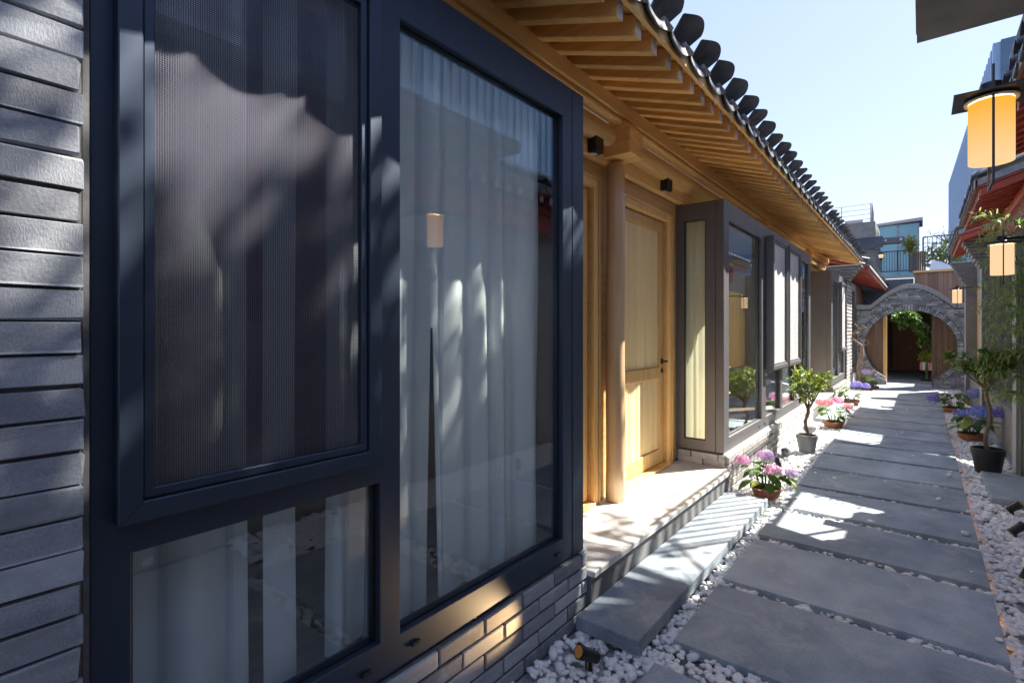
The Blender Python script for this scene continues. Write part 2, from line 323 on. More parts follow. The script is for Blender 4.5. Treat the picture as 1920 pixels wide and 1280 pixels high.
tag(MB().box(-1.349, -.885, .5, 16.4, -.084, -.066).obj('gravel_bed', 'bed'), kind='structure'); tag(MB().box(.29, .96, .5, 16.4, -.084, -.066).obj('gravel_bed', 'bed'), kind='structure')
def pebble_field(name, regions, dens, label):
    """regions: (x0,x1,y0,y1,ztop, size)"""
    bm = bmesh.new(); bmesh.ops.create_icosphere(bm, subdivisions=2, radius=1)
    bv = np.array([v.co[:] for v in bm.verts]); bf = np.array([[v.index for v in f.verts] for f in bm.faces]); bm.free()
    bm = bmesh.new(); bmesh.ops.create_icosphere(bm, subdivisions=1, radius=1)
    bv1 = np.array([v.co[:] for v in bm.verts]); bf1 = np.array([[v.index for v in f.verts] for f in bm.faces]); bm.free()
    allv, allf, off = [], [], 0
    for (x0, x1, y0, y1, zt, sz, *cn) in regions:
        area = (x1-x0)*(y1-y0); n = cn[0] if cn else int(area/(sz*sz)*dens)
        for i in range(n):
            p = (random.uniform(x0, x1), random.uniform(y0, y1))
            hi = p[1] < 5
            V, F = (bv1, bf1)
            s_ = sz*random.choice((.26, .34, .4, .46, .5, .58, .74))
            sc = np.array([s_*random.uniform(.85, 1.25), s_*random.uniform(.6, .9), s_*random.uniform(.45, .65)])
            a = random.uniform(0, 6.28); b = random.uniform(-.5, .5); c = random.uniform(-.4, .4)
            Rm = np.array(Matrix.Rotation(a, 3, 'Z') @ Matrix.Rotation(b, 3, 'X') @ Matrix.Rotation(c, 3, 'Y'))
            # low-frequency lumps
            ph = np.random.uniform(0, 6, 3); lump = 1+.10*np.sin(V*2.3+ph).sum(1)[:, None]/1.5
            P = (V*lump*sc) @ Rm.T + np.array([p[0], p[1], zt-s_*.35+random.uniform(-.018, .006)])
            allv.append(P); allf.append(F+off); off += len(P)
    v = np.concatenate(allv); f = np.concatenate(allf)
    me = bpy.data.meshes.new(name); me.vertices.add(len(v)); me.vertices.foreach_set('co', v.ravel().astype(np.float32))
    me.loops.add(f.size); me.loops.foreach_set('vertex_index', f.ravel().astype(np.int32)); me.polygons.add(len(f))
    me.polygons.foreach_set('loop_start', np.arange(0, f.size, 3, dtype=np.int32)); me.polygons.foreach_set('use_smooth', np.ones(len(f), bool))
    me.update(); me.materials.append(M['pebble'])
    o = link(name, me); return tag(o, label, 'gravel', kind='stuff')
regs = [(-1.33, -.90, .9, 2.2, -.03, .046), (-1.0, -.90, 2.1, 4.7, -.035, .044), (-1.34, -.90, 4.65, 7, -.03, .046), (-1.34, -.90, 7, 11, -.03, .055), (-1.34, -.90, 11, 16.5, -.03, .07),
        (.30, 1.0, 1.5, 4, -.03, .044), (.30, 1.0, 4, 5.85, -.03, .046), (.30, .50, 5.8, 9, -.03, .05), (.48, .75, 6.9, 9, -.03, .055), (.30, .72, 9, 16.3, -.03, .07), (.5, .9, 1.5, 5.8, -.02, .046)]
for (a, b), (c, d) in zip(ys[:-1], ys[1:]):
    regs.append((-.9, .3, b-.01, c+.01, -.022, .042 if b < 5 else .05))
regs += [(-.88, .28, 4.6, 14, .021, .04, 34), (.2, .29, 2.4, 9, .021, .04, 10), (-.89, -.8, 2.4, 9, .021, .04, 8)]
pebble_field('gravel', regs, 2.7, 'rounded white pebbles filling the beds and joints beside the dark paving slabs')

# ------------------------------------------------------------------ left house
house = thing('courtyard_house', 'long low house on the left with honey timber eaves and dark framed bays', 'house', (-1.8, 5, 0))
house.location = (0, 0, 0)
bm_dark = bl('brick'); bm_pale = bl('brickw')
def frame_part(name, mb, mat, parent, bevel=.0025): return mb.obj(name, mat, parent, bevel=bevel)
def pane(y0, y1, z0, z1, x, parent, mat='glass'):
    o = MB().box(x-.006, x, y0, y1, z0, z1).obj('glass_pane', mat, parent)
    ring(y0+.001, y1-.001, z0+.001, z1-.001, .007, x+.001, x+.006).obj('gasket', 'gasket', parent)
    return o
def sash(y0, y1, z0, z1, xf, parent, fmat, smat, deep=.06):
    for (ya, yb, za, zb) in ((y0, y0+.045, z0, z0+.045), (y1, y1-.045, z0, z0+.045), (y0, y0+.045, z1, z1-.045), (y1, y1-.045, z1, z1-.045)):
        MB().tube([(xf-.0005, ya, za), (xf-.0005, yb, zb)], .0011, 4).obj('mitre_joint', 'gasket', parent)
    frame_part('sash_frame', ring(y0, y1, z0, z1, .045, xf-deep, xf), fmat, parent)
    frame_part('sash_lip', ring(y0+.047, y1-.047, z0+.047, z1-.047, .022, xf-.03, xf-.010), fmat, parent)
    MB().box(xf-.0262, xf-.0255, y0+.069, y1-.069, z0+.069, z1-.069).obj('insect_screen', smat, parent)
    MB().box(xf-.056, xf-.05, y0+.046, y1-.046, z0+.046, z1-.046).obj('glass_pane', 'glass', parent)

# bay one (nearest)
bay1 = link('bay_window', None, house)
XF = -1.36
h1 = [(1.09, 2.08, .42, 2.48), (.346, 1.007, .427, .945), (.346, 1.007, 1.02, 2.48)]
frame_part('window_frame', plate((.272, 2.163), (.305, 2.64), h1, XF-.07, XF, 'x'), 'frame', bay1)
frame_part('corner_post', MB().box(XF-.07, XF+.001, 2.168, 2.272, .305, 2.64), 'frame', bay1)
frame_part('side_panel', MB().box(-1.86, XF-.072, 2.21, 2.270, .2, 2.64), 'frame', bay1)
pane(1.09, 2.08, .42, 2.48, XF-.03, bay1); pane(.346, 1.007, .427, .945, XF-.03, bay1)
sash(.312, .985, 1.02, 2.50, XF+.042, bay1, 'frame', 'screen')
for (y, z) in ((2.04, .362), (1.16, .362), (.96, .36)):
    MB().box(XF+.001, XF+.009, y-.025, y+.012, z-.007, z+.007).obj('drain_cover', 'black', bay1, bevel=.002)
tx = bpy.data.curves.new('etched_mark', 'FONT'); tx.body = 'l\u00ae'; tx.size = .024; tx.extrude = .0003
tx.materials.append(M['white'])
to = bpy.data.objects.new('tmp', tx); COL.objects.link(to); bpy.context.view_layer.update()
tme = bpy.data.meshes.new_from_object(to.evaluated_get(bpy.context.evaluated_depsgraph_get())); bpy.data.objects.remove(to)
tme.materials.clear(); tme.materials.append(M['white']); link('etched_mark', tme, bay1, (XF-.0285, .372, .898), (R(90), 0, R(90)))
# brick base one
base1 = MB().box(-1.86, -1.352, .27, 2.268, -.08, .296).obj('brick_base', 'mortar', house)
course_wall(base1, -1.34, .27, 2.28, -.06, .300, bm_dark, H=.072)
course_wall(base1, 2.28, -1.80, -1.345, .2, .300, bm_dark, H=.05, D=.03, axis='y')
# near brick pier
pier = thing('brick_pier', 'grey brick pier beside the nearest window, sunlit at its top and shaded below', 'brick wall')
MB().box(-1.9, -1.332, -1.2, .2545, -.08, 3.0).obj('mortar_core', 'mortar', pier)
mp_ = [brick_mesh(.5-.007, .0655-.0065, .07, 'brick', .0034, .0022) for _ in range(9)]
course_wall(pier, -1.315, -.24, .258, -.05, 2.95, mp_, L=.5, H=.0655, D=.07, gap=.0065)
MB().box(-1.40, -1.345, .2585, .2695, -.08, 2.95).obj('edge_strip', 'mortarg', pier)
# bay two
bay2 = link('bay_window', None, house); X2 = -1.38
h2 = [(4.89, 6.115, .445, 2.44), (6.31, 7.08, .445, .935), (7.20, 7.96, .445, .935), (6.34, 7.06, 1.03, 2.45), (7.22, 7.94, 1.03, 2.45), (8.09, 9.13, .445, 2.46)]
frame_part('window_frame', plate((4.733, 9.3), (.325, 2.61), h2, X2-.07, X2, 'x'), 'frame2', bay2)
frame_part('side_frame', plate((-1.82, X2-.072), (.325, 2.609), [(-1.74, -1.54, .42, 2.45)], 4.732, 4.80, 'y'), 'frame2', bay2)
MB().box(-1.74, -1.54, 4.752, 4.758, .42, 2.45).obj('glass_pane', 'glass2', bay2)
ring(-1.739, -1.541, .421, 2.449, .007, 4.742, 4.75, 'y').obj('gasket', 'gasket', bay2)
frame_part('side_frame', MB().box(-1.82, X2-.072, 9.22, 9.298, .325, 2.609), 'frame2', bay2)
for h in (h2[0], h2[1], h2[2], h2[5]): pane(*h, X2-.03, bay2, 'glass2')
sash(6.30, 7.10, .98, 2.50, X2+.085, bay2, 'frame2', 'screen2', .083); sash(7.185, 7.985, .98, 2.50, X2+.085, bay2, 'frame2', 'screen2', .083)
for y in (6.0, 6.25, 8.9): MB().box(X2+.001, X2+.009, y-.02, y+.02, .37, .384).obj('drain_cover', 'black', bay2)
base2 = MB().box(-1.80, -1.352, 4.745, 9.3, -.08, .30).obj('brick_base', 'mortar', house)
course_wall(base2, -1.34, 4.735, 9.3, -.06, .300, bm_pale, H=.072)
course_wall(base2, 4.732, -1.80, -1.36, .2, .312, bm_pale, H=.055, D=.03, axis='y', side=-1)
MB().add([(-1.335, 4.728, .300), (-1.335, 9.3, .300), (-1.379, 9.3, .324), (-1.379, 4.728, .324), (-1.39, 4.728, .29), (-1.39, 9.3, .29), (-1.335, 4.728, .296), (-1.335, 9.3, .296)],
         [(0, 1, 2, 3), (6, 7, 5, 4), (0, 3, 4, 6), (1, 7, 5, 2), (0, 6, 7, 1)]).obj('sloping_sill', 'porch', base2)
# bay three and far window
bay3 = link('bay_window', None, house)
h3 = [(11.9, 12.75, .45, 2.42), (12.85, 13.75, .45, .92), (12.9, 13.7, 1.02, 2.4)]
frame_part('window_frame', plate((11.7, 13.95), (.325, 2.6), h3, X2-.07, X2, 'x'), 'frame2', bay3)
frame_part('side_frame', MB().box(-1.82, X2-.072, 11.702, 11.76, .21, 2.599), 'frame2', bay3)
for h in h3[:2]: pane(*h, X2-.03, bay3, 'glass2')
sash(12.86, 13.72, .98, 2.45, X2+.06, bay3, 'frame2', 'screen2', .058)
base3 = MB().box(-1.80, -1.352, 11.7, 13.95, -.08, .30).obj('brick_base', 'mortar', house)
course_wall(base3, -1.34, 11.69, 13.95, -.06, .31, bm_pale, L=.30, H=.09)
# interior shell of the rooms
rooms = MB()
for (a, b) in ((.0, 2.20), (4.9, 9.2), (11.8, 13.9)):
    rooms.box(-4.4, -4.3, a, b, .2, 2.75)
    rooms.box(-4.3, -1.88, a, a+.05, .2, 2.75) if a < 4 else rooms.box(-4.3, -1.83, a-.1, a-.05, .2, 2.75)
    rooms.box(-4.3, -1.83, b, b+.05, .2, 2.75)
rooms.box(-4.4, -1.83, -1.0, 14.0, 2.76, 2.80)
rooms.obj('room_wall', 'room', house)
MB().box(-4.3, -1.82, 4.85, 9.2, 2.70, 2.755).obj('ceiling', 'plaster', house)
MB().box(-4.29, -1.90, 9.0, 9.05, .31, 2.6).obj('room_panel', 'plaster', house)
MB().box(-4.29, -4.24, 4.9, 9.0, .31, 2.6).obj('room_panel', 'plaster', house)
MB().box(-4.3, XF-.072, .25, 2.18, .22, .30).obj('room_floor', 'floorwood', house)
MB().box(-4.3, X2-.072, 4.81, 9.2, .304, .325).obj('room_floor', 'floorwood', house)
# wall of doors in the recess
XW = -1.82
dw = [(2.62, 3.24, .2, 2.49), (3.55, 4.53, .2, 2.40)]
plate((2.28, 4.73), (.2, 2.92), [(2.40, 3.14, .2, 2.44), (3.56, 4.50, .2, 2.42)], XW-.06, XW, 'x').obj('timber_wall', 'woody', house)
def door(y0, y1, z0, z1, handle, parent, planks=5, mats=('woodz', 'panelz', 'woodz')):
    d = link('door', None, parent); x = XW
    # architrave
    plate((y0-.055, y1+.055), (z0, z1+.055), [(y0, y1, z0-.1, z1)], x+.001, x+.03, 'x').obj('door_frame', mats[2], d, bevel=.004)
    plate((y0-.075, y1+.075), (z0, z1+.075), [(y0-.055, y1+.055, z0-.1, z1+.055)], x+.001, x+.042, 'x').obj('architrave', mats[2], d, bevel=.004)
    a, b = y0+.012, y1-.012; t = z1-.012; bt = z0+.03; mid = z0+.86
    plate((a, b), (bt, t), [(a+.09, b-.09, bt+.13, mid-.06), (a+.09, b-.09, mid+.04, t-.09)], x-.055, x-.018, 'x').obj('door_leaf', mats[0], d, bevel=.004)
    MB().box(x-.07, x+.045, y0, y1, z0, z0+.025).obj('threshold', 'woody', d, bevel=.004)
    wd = (b-a-.18)/planks
    for (c, e) in ((bt+.13, mid-.06), (mid+.04, t-.09)):
        for i in range(planks):
            MB().box(x-.052, x-.034, a+.09+i*wd+.002, a+.09+(i+1)*wd-.002, c-.0, e+.0).obj('plank', mats[1], d, bevel=.003)
    if handle:
        hy = b-.045; hz = z0+.95
        MB().tube([(x-.017, hy, hz), (x-.010, hy, hz)], .026, 16).obj('rose', 'black', d)
        MB().tube([(x-.009, hy, hz), (x+.032, hy, hz), (x+.037, hy-.012, hz), (x+.036, hy-.05, hz), (x+.034, hy-.11, hz-.003)], [.010, .010, .010, .009, .007], 8).obj('handle', 'black', d)
        MB().tube([(x-.017, hy, hz-.085), (x-.008, hy, hz-.085)], .022, 14).obj('keyhole_plate', 'black', d)
    return d
door(2.40, 3.14, .2, 2.44, False, house); door(3.56, 4.50, .2, 2.42, True, house)
col = MB(); col.tube([(-1.73+.004*math.sin(i), 3.34, .2+i*.2425) for i in range(11)], [.071, .070, .071, .070, .069, .069, .068, .068, .067, .067, .066], 28)
col.obj('log_column', 'column', house, smooth=True)
cap = MB(); P0 = [(-1.82, 2.655), (-1.56, 2.655), (-1.56, 2.83), (-1.60, 2.89), (-1.66, 2.90), (-1.82, 2.90)]
nP = len(P0); cap.add([(x, 3.225, z) for x, z in P0]+[(x, 3.44, z) for x, z in P0], [tuple(range(nP)), tuple(range(nP, 2*nP))[::-1]]+[(i, (i+1) % nP, (i+1) % nP+nP, i+nP) for i in range(nP)])
capo = cap.obj('beam_end_block', 'woodx', house, bevel=.006)
for yb in (7.3, 10.6):
    o = link('beam_end_block', capo.data, house, (0, yb-3.33, 0))
# purlins and rafters
MB().box(-1.68, -1.60, -1.2, 13.2, 2.905, 3.012).obj('eave_purlin', 'woody', house, bevel=.006)
MB().box(-1.66, -1.64, -1.2, 13.2, 3.013, 3.10).obj('blocking_board', 'woody', house)
MB().box(-1.69, -1.615, -1.2, 13.2, 2.862, 2.903).obj('eave_purlin', 'woody', house, bevel=.012)
MB().tube([(-1.735, -1.2, 2.80), (-1.735, 13.2, 2.80)], .075, 16).obj('round_purlin', 'woody', house, smooth=True)
MB().box(-1.815, -1.76, -1.2, 13.2, 2.62, 2.74).obj('tie_beam', 'woody', house, bevel=.008)
sl_ = .346
def rafter_mesh(name, mat, endmat, x0, z0, x1, wd, ht, sl, sgn=1):
    z1 = z0+abs(x1-x0)*sl
    mb = MB().hexa([(x0, -wd/2, z0), (x0, wd/2, z0), (x0, wd/2, z0+ht), (x0, -wd/2, z0+ht)], [(x1, -wd/2, z1), (x1, wd/2, z1), (x1, wd/2, z1+ht), (x1, -wd/2, z1+ht)])
    me = mb.mesh(name, mat, bevel=.004); me.materials.append(M[endmat])
    for p in me.polygons:
        if abs(p.normal.x) > .8 and abs(p.center.x-x0) < .02: p.material_index = 1
    return me
rm = rafter_mesh('rafter', 'woodx', 'woodend', -1.03, 2.80, -1.95, .058, .100, sl_)
y = -.3
while y < 13.15: link('rafter', rm, house, (0, y+random.uniform(-.006, .006), random.uniform(-.003, .003))); y += .18
def slope_board(x0, z0, x1, y0, y1, th, sl):
    z1 = z0+abs(x1-x0)*sl
    return MB().hexa([(x0, y0, z0), (x0, y1, z0), (x0, y1, z0+th), (x0, y0, z0+th)], [(x1, y0, z1), (x1, y1, z1), (x1, y1, z1+th), (x1, y0, z1+th)])
slope_board(-1.0, 2.893, -4.3, -1.2, 13.2, .02, sl_).obj('roof_board', 'woody', house)
slope_board(-.995, 2.914, -4.3, -1.2, 13.2, .035, sl_).obj('roof_bedding', 'tilemortar', house)
# scalloped eave fillet (one piece per tile)
PT = .289
def arc_tile(name, mat, wd, th, x0, z0, x1, sl, up, rise, lip=None, liph=.0, n=9, endw=1):
    """curved tile running down the slope; up=-1 pan (concave up), +1 cover (convex up); lip fans out at the eave end"""
    mb = MB(); rows = []
    for (x, s, dz) in ((x1, 1, 0), (x0, 1, 0)):
        zc = z0+abs(x-x0)*sl+dz; o, q = [], []
        for k in range(n+1):
            a = -1+2*k/n; yv = a*wd/2; c = up*rise*(1-a*a)
            o.append((x, yv, zc+c+th/2)); q.append((x, yv, zc+c-th/2))
        rows.append((o, q))
    for o, q in rows: mb.v += o+q
    m = n+1
    for k in range(n):
        mb.f.append((k, k+1, 2*m+k+1, 2*m+k)); mb.f.append((m+k, 3*m+k, 3*m+k+1, m+k+1)); mb.f.append((2*m+k, 2*m+k+1, 3*m+k+1, 3*m+k))
    mb.f += [(0, 2*m, 3*m, m), (n, m+n, 3*m+n, 2*m+n)]
    if lip:
        # fan lip: thick curved plate rooted on the tile's end arc
        base, tip = [], []
        sx = -1 if x0 > x1 else 1
        for k in range(n+1):
            a = -1+2*k/n; yv = a*wd/2; c = up*rise*(1-a*a); zb = z0+c
            h = liph*(.72+.28*abs(a)**3)
            base.append((x0, yv, zb)); tip.append((x0-sx*lip*(1-.35*a*a), yv*endw, zb+h))
        tk = .008; o0 = len(mb.v)
        for p in base: mb.v.append((p[0]-sx*0, p[1], p[2]))
        for p in tip: mb.v.append(p)
        for p in base: mb.v.append((p[0]+sx*tk*1.6, p[1], p[2]))
        for p in tip: mb.v.append((p[0]+sx*tk*1.2, p[1], p[2]-tk*.3))
        for k in range(n):
            A, B, C_, D_ = o0, o0+m, o0+2*m, o0+3*m
            mb.f += [(A+k, A+k+1, B+k+1, B+k), (C_+k, D_+k, D_+k+1, C_+k+1), (B+k, B+k+1, D_+k+1, D_+k)]
        mb.f += [(o0, o0+m, o0+3*m, o0+2*m), (o0+n, o0+2*m+n, o0+3*m+n, o0+m+n)]
    me = mb.mesh(name, mat, smooth=False); me.transform(Matrix.Translation((-x0, 0, -z0))); return me
CX, CZ, DX, DZ = -1.045, 2.975, -.975, 2.945
covm = arc_tile('cover_tile', 'tile', .17, .014, CX, CZ, -2.6, sl_, 1, .04, lip=.145, liph=.085, endw=1.58)
panm = arc_tile('drip_tile', 'tile', .235, .014, DX, DZ, -2.6, sl_, -1, .045, lip=.012, liph=-.055, endw=.9)
fil = MB(); nn = 8
for k in range(nn):
    a0 = -1+2*k/nn; a1 = -1+2*(k+1)/nn; w2 = PT/2
    h0 = .050*(a0*a0); h1_ = .050*(a1*a1)
    fil.hexa([(-.992, a0*w2, 2.86), (-.992, a1*w2, 2.86), (-.992, a1*w2, 2.885+h1_), (-.992, a0*w2, 2.885+h0)], [(-1.012, a0*w2, 2.86), (-1.012, a1*w2, 2.86), (-1.012, a1*w2, 2.885+h1_), (-1.012, a0*w2, 2.885+h0)])
film = fil.mesh('scalloped_fillet', 'woody')
mort = MB().lathe([(.0, 0), (.02, .004), (.034, .014), (.03, .03)], 10).mesh('mortar_plug', 'tilemortar', smooth=True)
y = -.6; k = 0
while y < 13.1:
    link('drip_tile', panm, house, (DX+random.uniform(-.006, .006), y, DZ+random.uniform(-.004, .004)), (0, 0, random.uniform(-.02, .02)))
    link('cover_tile', covm, house, (CX+random.uniform(-.008, .008), y+PT/2, CZ+random.uniform(-.005, .005)), (random.uniform(-.06, .06), 0, random.uniform(-.03, .03)))
    link('scalloped_fillet', film, house, (0, y, 0))
    link('mortar_plug', mort, house, (-1.0, y+PT/2, 2.935), (0, R(60), 0), (1.1, 1.6, 1.2))
    y += PT
# porch and low step
pch = thing('porch_step', 'pale stone porch before the timber doors, sunlit beyond the nearest bay', 'step')
MB().box(-1.82, -1.30, 2.285, 4.728, .165, .20).obj('tread', 'porch', pch, bevel=.005)
MB().box(-1.82, -1.32, 2.285, 4.728, -.08, .164).obj('riser', 'plinth', pch)
pl = MB().box(-1.318, -.99, 2.13, 4.60, -.03, .04).obj('step_slab', 'slab', bevel=.004); tag(pl, 'long dark stone slab lying below the porch, half crossed by striped shadow', 'step')
pch2 = thing('porch_step', 'far stone porch between the second and third bay windows', 'step')
MB().box(-1.82, -1.34, 9.305, 11.695, .165, .20).obj('tread', 'porch', pch2, bevel=.005)
MB().box(-1.82, -1.35, 9.305, 11.695, -.08, .164).obj('riser', 'plinth', pch2)
pl2 = MB().box(-1.318, -1.0, 9.3, 11.6, -.03, .03).obj('step_slab', 'slab', bevel=.004); tag(pl2, 'dark stone slab below the far porch behind the pink flowers', 'step')
# far recess: pale door wall
plate((9.3, 11.7), (.2, 2.92), [(9.5, 11.4, .2, 2.42)], XW-.06, XW, 'x').obj('timber_wall', 'woody', house)
for i in range(4):
    MB().box(XW-.05, XW-.02, 9.503+i*.474, 9.503+(i+1)*.474-.006, .21, 2.41).obj('door_panel', 'panelz', house, bevel=.004)

# ------------------------------------------------------------------ curtains and room things
def curtain(y0, y1, z0, z1, x, amp, wl, mat, label, gaps=(), seed=1, hem=0, flare=0):
    rnd = random.Random(seed); mb = MB(); n = int((y1-y0)/.006); rows = 28 if gaps else 9
    ph = 0; xs = []
    yv = y0; k = []
    while yv < y1: k.append(yv); yv += wl*rnd.uniform(.6, 1.5)
    import bisect
    for i in range(n+1):
        yy_ = y0+(y1-y0)*i/n; j = bisect.bisect_right(k, yy_)-1; a = k[j]; b = k[j+1] if j+1 < len(k) else y1+.05
        t = (yy_-a)/(b-a); am = amp*(.55+.45*math.sin(j*2.4+seed))
        xs.append((yy_, am*math.sin(math.pi*t)**1.0*(1-.45*t)-amp*.4*t))
    for r in range(rows+1):
        f = r/rows; z = z0+(z1-z0)*f
        for (yy_, xx) in xs:
            pinch = .62+.38*(1-f)
            yo = yy_
            for g0, g1, gt in gaps:
                gc, hw = (g0+g1)/2, (g1-g0)/2; dd = abs(yo-gc)
                if dd < hw*3: wv = hw*max(0, 1-f/gt); yo = gc+math.copysign(wv+dd/(hw*3)*(hw*3-wv), yo-gc)
            mb.v.append((x+xx*pinch+.004*math.sin(yy_*40+z*3)+.006*math.sin(yy_*11+z*2.1), yo, z))
    for r in range(rows):
        for i in range(n):
            ym = xs[i][0]; f = (r+.5)/rows
            if any(f < gt and xs[i][0] <= (g0+g1)/2 < xs[i+1][0] for g0, g1, gt in gaps): continue
            a = r*(n+1)+i; mb.f.append((a, a+1, a+n+2, a+n+1))
    o = mb.obj('curtain', mat, smooth=True); tag(o, label, 'curtain'); return o
curtain(1.06, 2.09, .34, 2.72, -1.53, .075, .135, 'curtain', 'pale sheer curtain hanging in soft folds behind the tall nearest pane', gaps=((1.325, 1.385, .48),), seed=3)
curtain(.30, .66, .34, 2.72, -1.52, .07, .13, 'curtain', 'pale curtain behind the insect screen sash, left length', seed=5)
curtain(.70, .80, .34, 2.72, -1.50, .05, .09, 'curtain', 'narrow pale curtain strip in the middle of the screened sash', seed=6)
curtain(.90, 1.05, .38, 2.72, -1.50, .06, .10, 'curtain', 'pale curtain length at the right of the lower pane under the sash', seed=8)
curtain(8.2, 9.1, .36, 2.6, -1.62, .06, .14, 'curtain', 'white curtain behind the last pane of the second bay', seed=9)
o = curtain(-.21, .21, .36, 2.6, 0, .03, .07, 'sheer', 'cream curtain behind the slim side window of the second bay', seed=4)
o.rotation_euler = (0, 0, R(90)); o.location = (-1.64, 4.87, 0)
curtain(11.9, 13.8, .36, 2.6, -1.6, .06, .14, 'curtain', 'white curtain behind the third bay window', seed=10)
st = thing('stool', 'small pale wooden stool standing inside the second bay window', 'stool', (-1.78, 5.62, .325))
MB().box(-.17, .17, -.16, .16, .41, .44).obj('seat', 'panelz', st, bevel=.006)
for a in (-1, 1):
    for b in (-1, 1): MB().tube([(a*.11, b*.10, .41), (a*.155, b*.145, 0)], [.018, .012], 8).obj('leg', 'panelz', st, smooth=True)

# ------------------------------------------------------------------ small square wall lights
def wall_light(y, label):
    t = thing('wall_light', label, 'light', (XW, y, 2.70))
    MB().box(.001, .012, -.04, .04, -.055, .045).obj('back_plate', 'black', t)
    MB().box(.013, .125, -.055, .055, -.06, .06).obj('lamp_body', 'black', t, bevel=.004)
    MB().lathe([(.0, -.0605), (.03, -.0615), (.032, -.067)], 16, (.07, 0)).obj('lens', 'white', t)
wall_light(4.28, 'black cube wall light above the timber door with the handle')
wall_light(3.05, 'black cube wall light left of the log column, partly hidden by the nearest bay')

# ------------------------------------------------------------------ moon gate
GY = 16.45; GC = (-.252, .99); GR = .935
def ztop(x):
    d = abs(x+.21)/.84
    return 2.05+(.52*(.5*(1+math.cos(math.pi*d)))**.5 if d < 1 else 0)
gate = thing('moon_gate', 'grey brick wall with a round moon gate opening and curved coping', 'gate')
mb = MB(); na = 96; inn = []; out = []
GX0, GX1 = -1.36, .84
def outer(a):
    dx, dz = math.cos(a), math.sin(a); t = 0
    while True:
        t += .01; x = GC[0]+dx*t; z = GC[1]+dz*t
        if x < GX0 or x > GX1 or z < -.08 or z > ztop(min(max(x, GX0), GX1))-.02: return (min(max(x, GX0), GX1), max(z, -.08))
for i in range(na):
    a = 2*math.pi*(i+.5)/na-math.pi/2; x = GC[0]+GR*math.cos(a); z = GC[1]+GR*math.sin(a)
    if z < .18: z = -.081; x = GC[0]+(.468 if math.cos(a) > 0 else -.468)*min(1, abs(math.cos(a))*GR/.467)
    inn.append((x, z)); o_ = outer(a); out.append(o_ if o_[1] > -.079 or inn[-1][1] > 0 else (x, -.082))
skip = [i for i in range(na) if inn[i][1] < 0 and inn[(i+1) % na][1] < 0]
for yv in (GY, GY+.30): mb.v += [(x, yv, z) for x, z in inn]+[(x, yv, z) for x, z in out]
for i in range(na):
    if i in skip: continue
    j = (i+1) % na
    mb.f += [(i, j, na+j, na+i), (2*na+i, 3*na+i, 3*na+j, 2*na+j), (i, 2*na+i, 2*na+j, j), (na+i, na+j, 3*na+j, 3*na+i)]
mb.obj('mortar_core', 'mortarg', gate)
# voussoirs
vm = [MB().box(-.017, .017, -.028, .028, -.055, .055).mesh('voussoir', 'brickg', bevel=.004) for _ in range(1)][0]
nv = 110
for i in range(nv):
    a = 2*math.pi*i/nv-math.pi/2; x = GC[0]+(GR+.056)*math.cos(a); z = GC[1]+(GR+.056)*math.sin(a)
    if z < .2: continue
    link('voussoir', vm, gate, (x, GY-.008+random.uniform(-.004, .004), z), (0, -a+math.pi/2, 0), (1.25, 1, random.uniform(.95, 1.02)))
gb = [brick_mesh(.22, .042, .05, 'brickg', .002, .004) for _ in range(5)]
z = .0; k = 0; cnt = 0
while z < 2.56:
    H = .052; zc = z+H/2; Rr = GR+.125
    spans = []
    dz = abs(zc-GC[1]); xl, xr = GX0, GX1
    tw = [x for x in np.arange(GX0, GX1+.001, .01) if ztop(x)-.09 > zc+H/2]
    if tw: xl, xr = min(tw), max(tw)
    else: break
    if zc < .19: e = .478
    elif dz < Rr: e = math.sqrt(Rr*Rr-dz*dz)
    else: e = 0
    if e: spans = [(xl, GC[0]-e), (GC[0]+e, xr)]
    else: spans = [(xl, xr)]
    for a, b in spans:
        x = a-random.uniform(0, .2)
        while x < b-.01:
            c = max(x, a); d = min(x+.232, b)
            if d-c > .03:
                link('brick', random.choice(gb), gate, ((c+d)/2, GY+.012+random.uniform(-.006, .004), zc), (0, 0, R(90)), (1, (d-c-.008)/.22, 1)); cnt += 1
            x += .232
    z += H; k += 1
# coping in three stepped bands, one stone per length
for lev, (dz0, dz1, pr) in enumerate(((-.085, -.05, .02), (-.048, -.012, .045), (-.010, .03, .075))):
    nseg = 22
    for i in range(nseg):
        x0 = GX0-.0+(GX1-GX0)*i/nseg+.002; x1 = GX0+(GX1-GX0)*(i+1)/nseg-.002
        MB().hexa([(x0, GY-pr, ztop(x0)+dz0), (x1, GY-pr, ztop(x1)+dz0), (x1, GY-pr, ztop(x1)+dz1), (x0, GY-pr, ztop(x0)+dz1)],
                  [(x0, GY+.30+pr, ztop(x0)+dz0), (x1, GY+.30+pr, ztop(x1)+dz0), (x1, GY+.30+pr, ztop(x1)+dz1), (x0, GY+.30+pr, ztop(x0)+dz1)]).obj('coping_stone', 'greypl', gate)
# sloping shoulders at the foot
MB().box(-.725, .215, GY+.02, GY+.3, -.07, .012).obj('threshold', 'porch', gate)
# round-gate door leaves behind the wall: left closed part, right closed part
def leaf(x0, x1, label):
    t = thing('gate_door', label, 'door', (0, GY+.34, 0))
    n = max(2, round((x1-x0)/.14))
    for i in range(n):
        a = x0+(x1-x0)*i/n; b = x0+(x1-x0)*(i+1)/n
        MB().box(a+.002, b-.002, 0, .045, .0, 2.0).obj('plank', 'darkwood', t, bevel=.003)
    return t
t = leaf(-1.25, -.80, 'dark brown plank door leaf seen through the left of the moon gate')
MB().box(-.798, -.72, -.02, .05, .0, 2.0).obj('edge_post', 'woodz', t)
t = leaf(.28, .78, 'dark brown plank door leaf seen through the right of the moon gate')
MB().box(.20, .278, -.02, .05, .0, 2.0).obj('edge_post', 'darkwood', t)
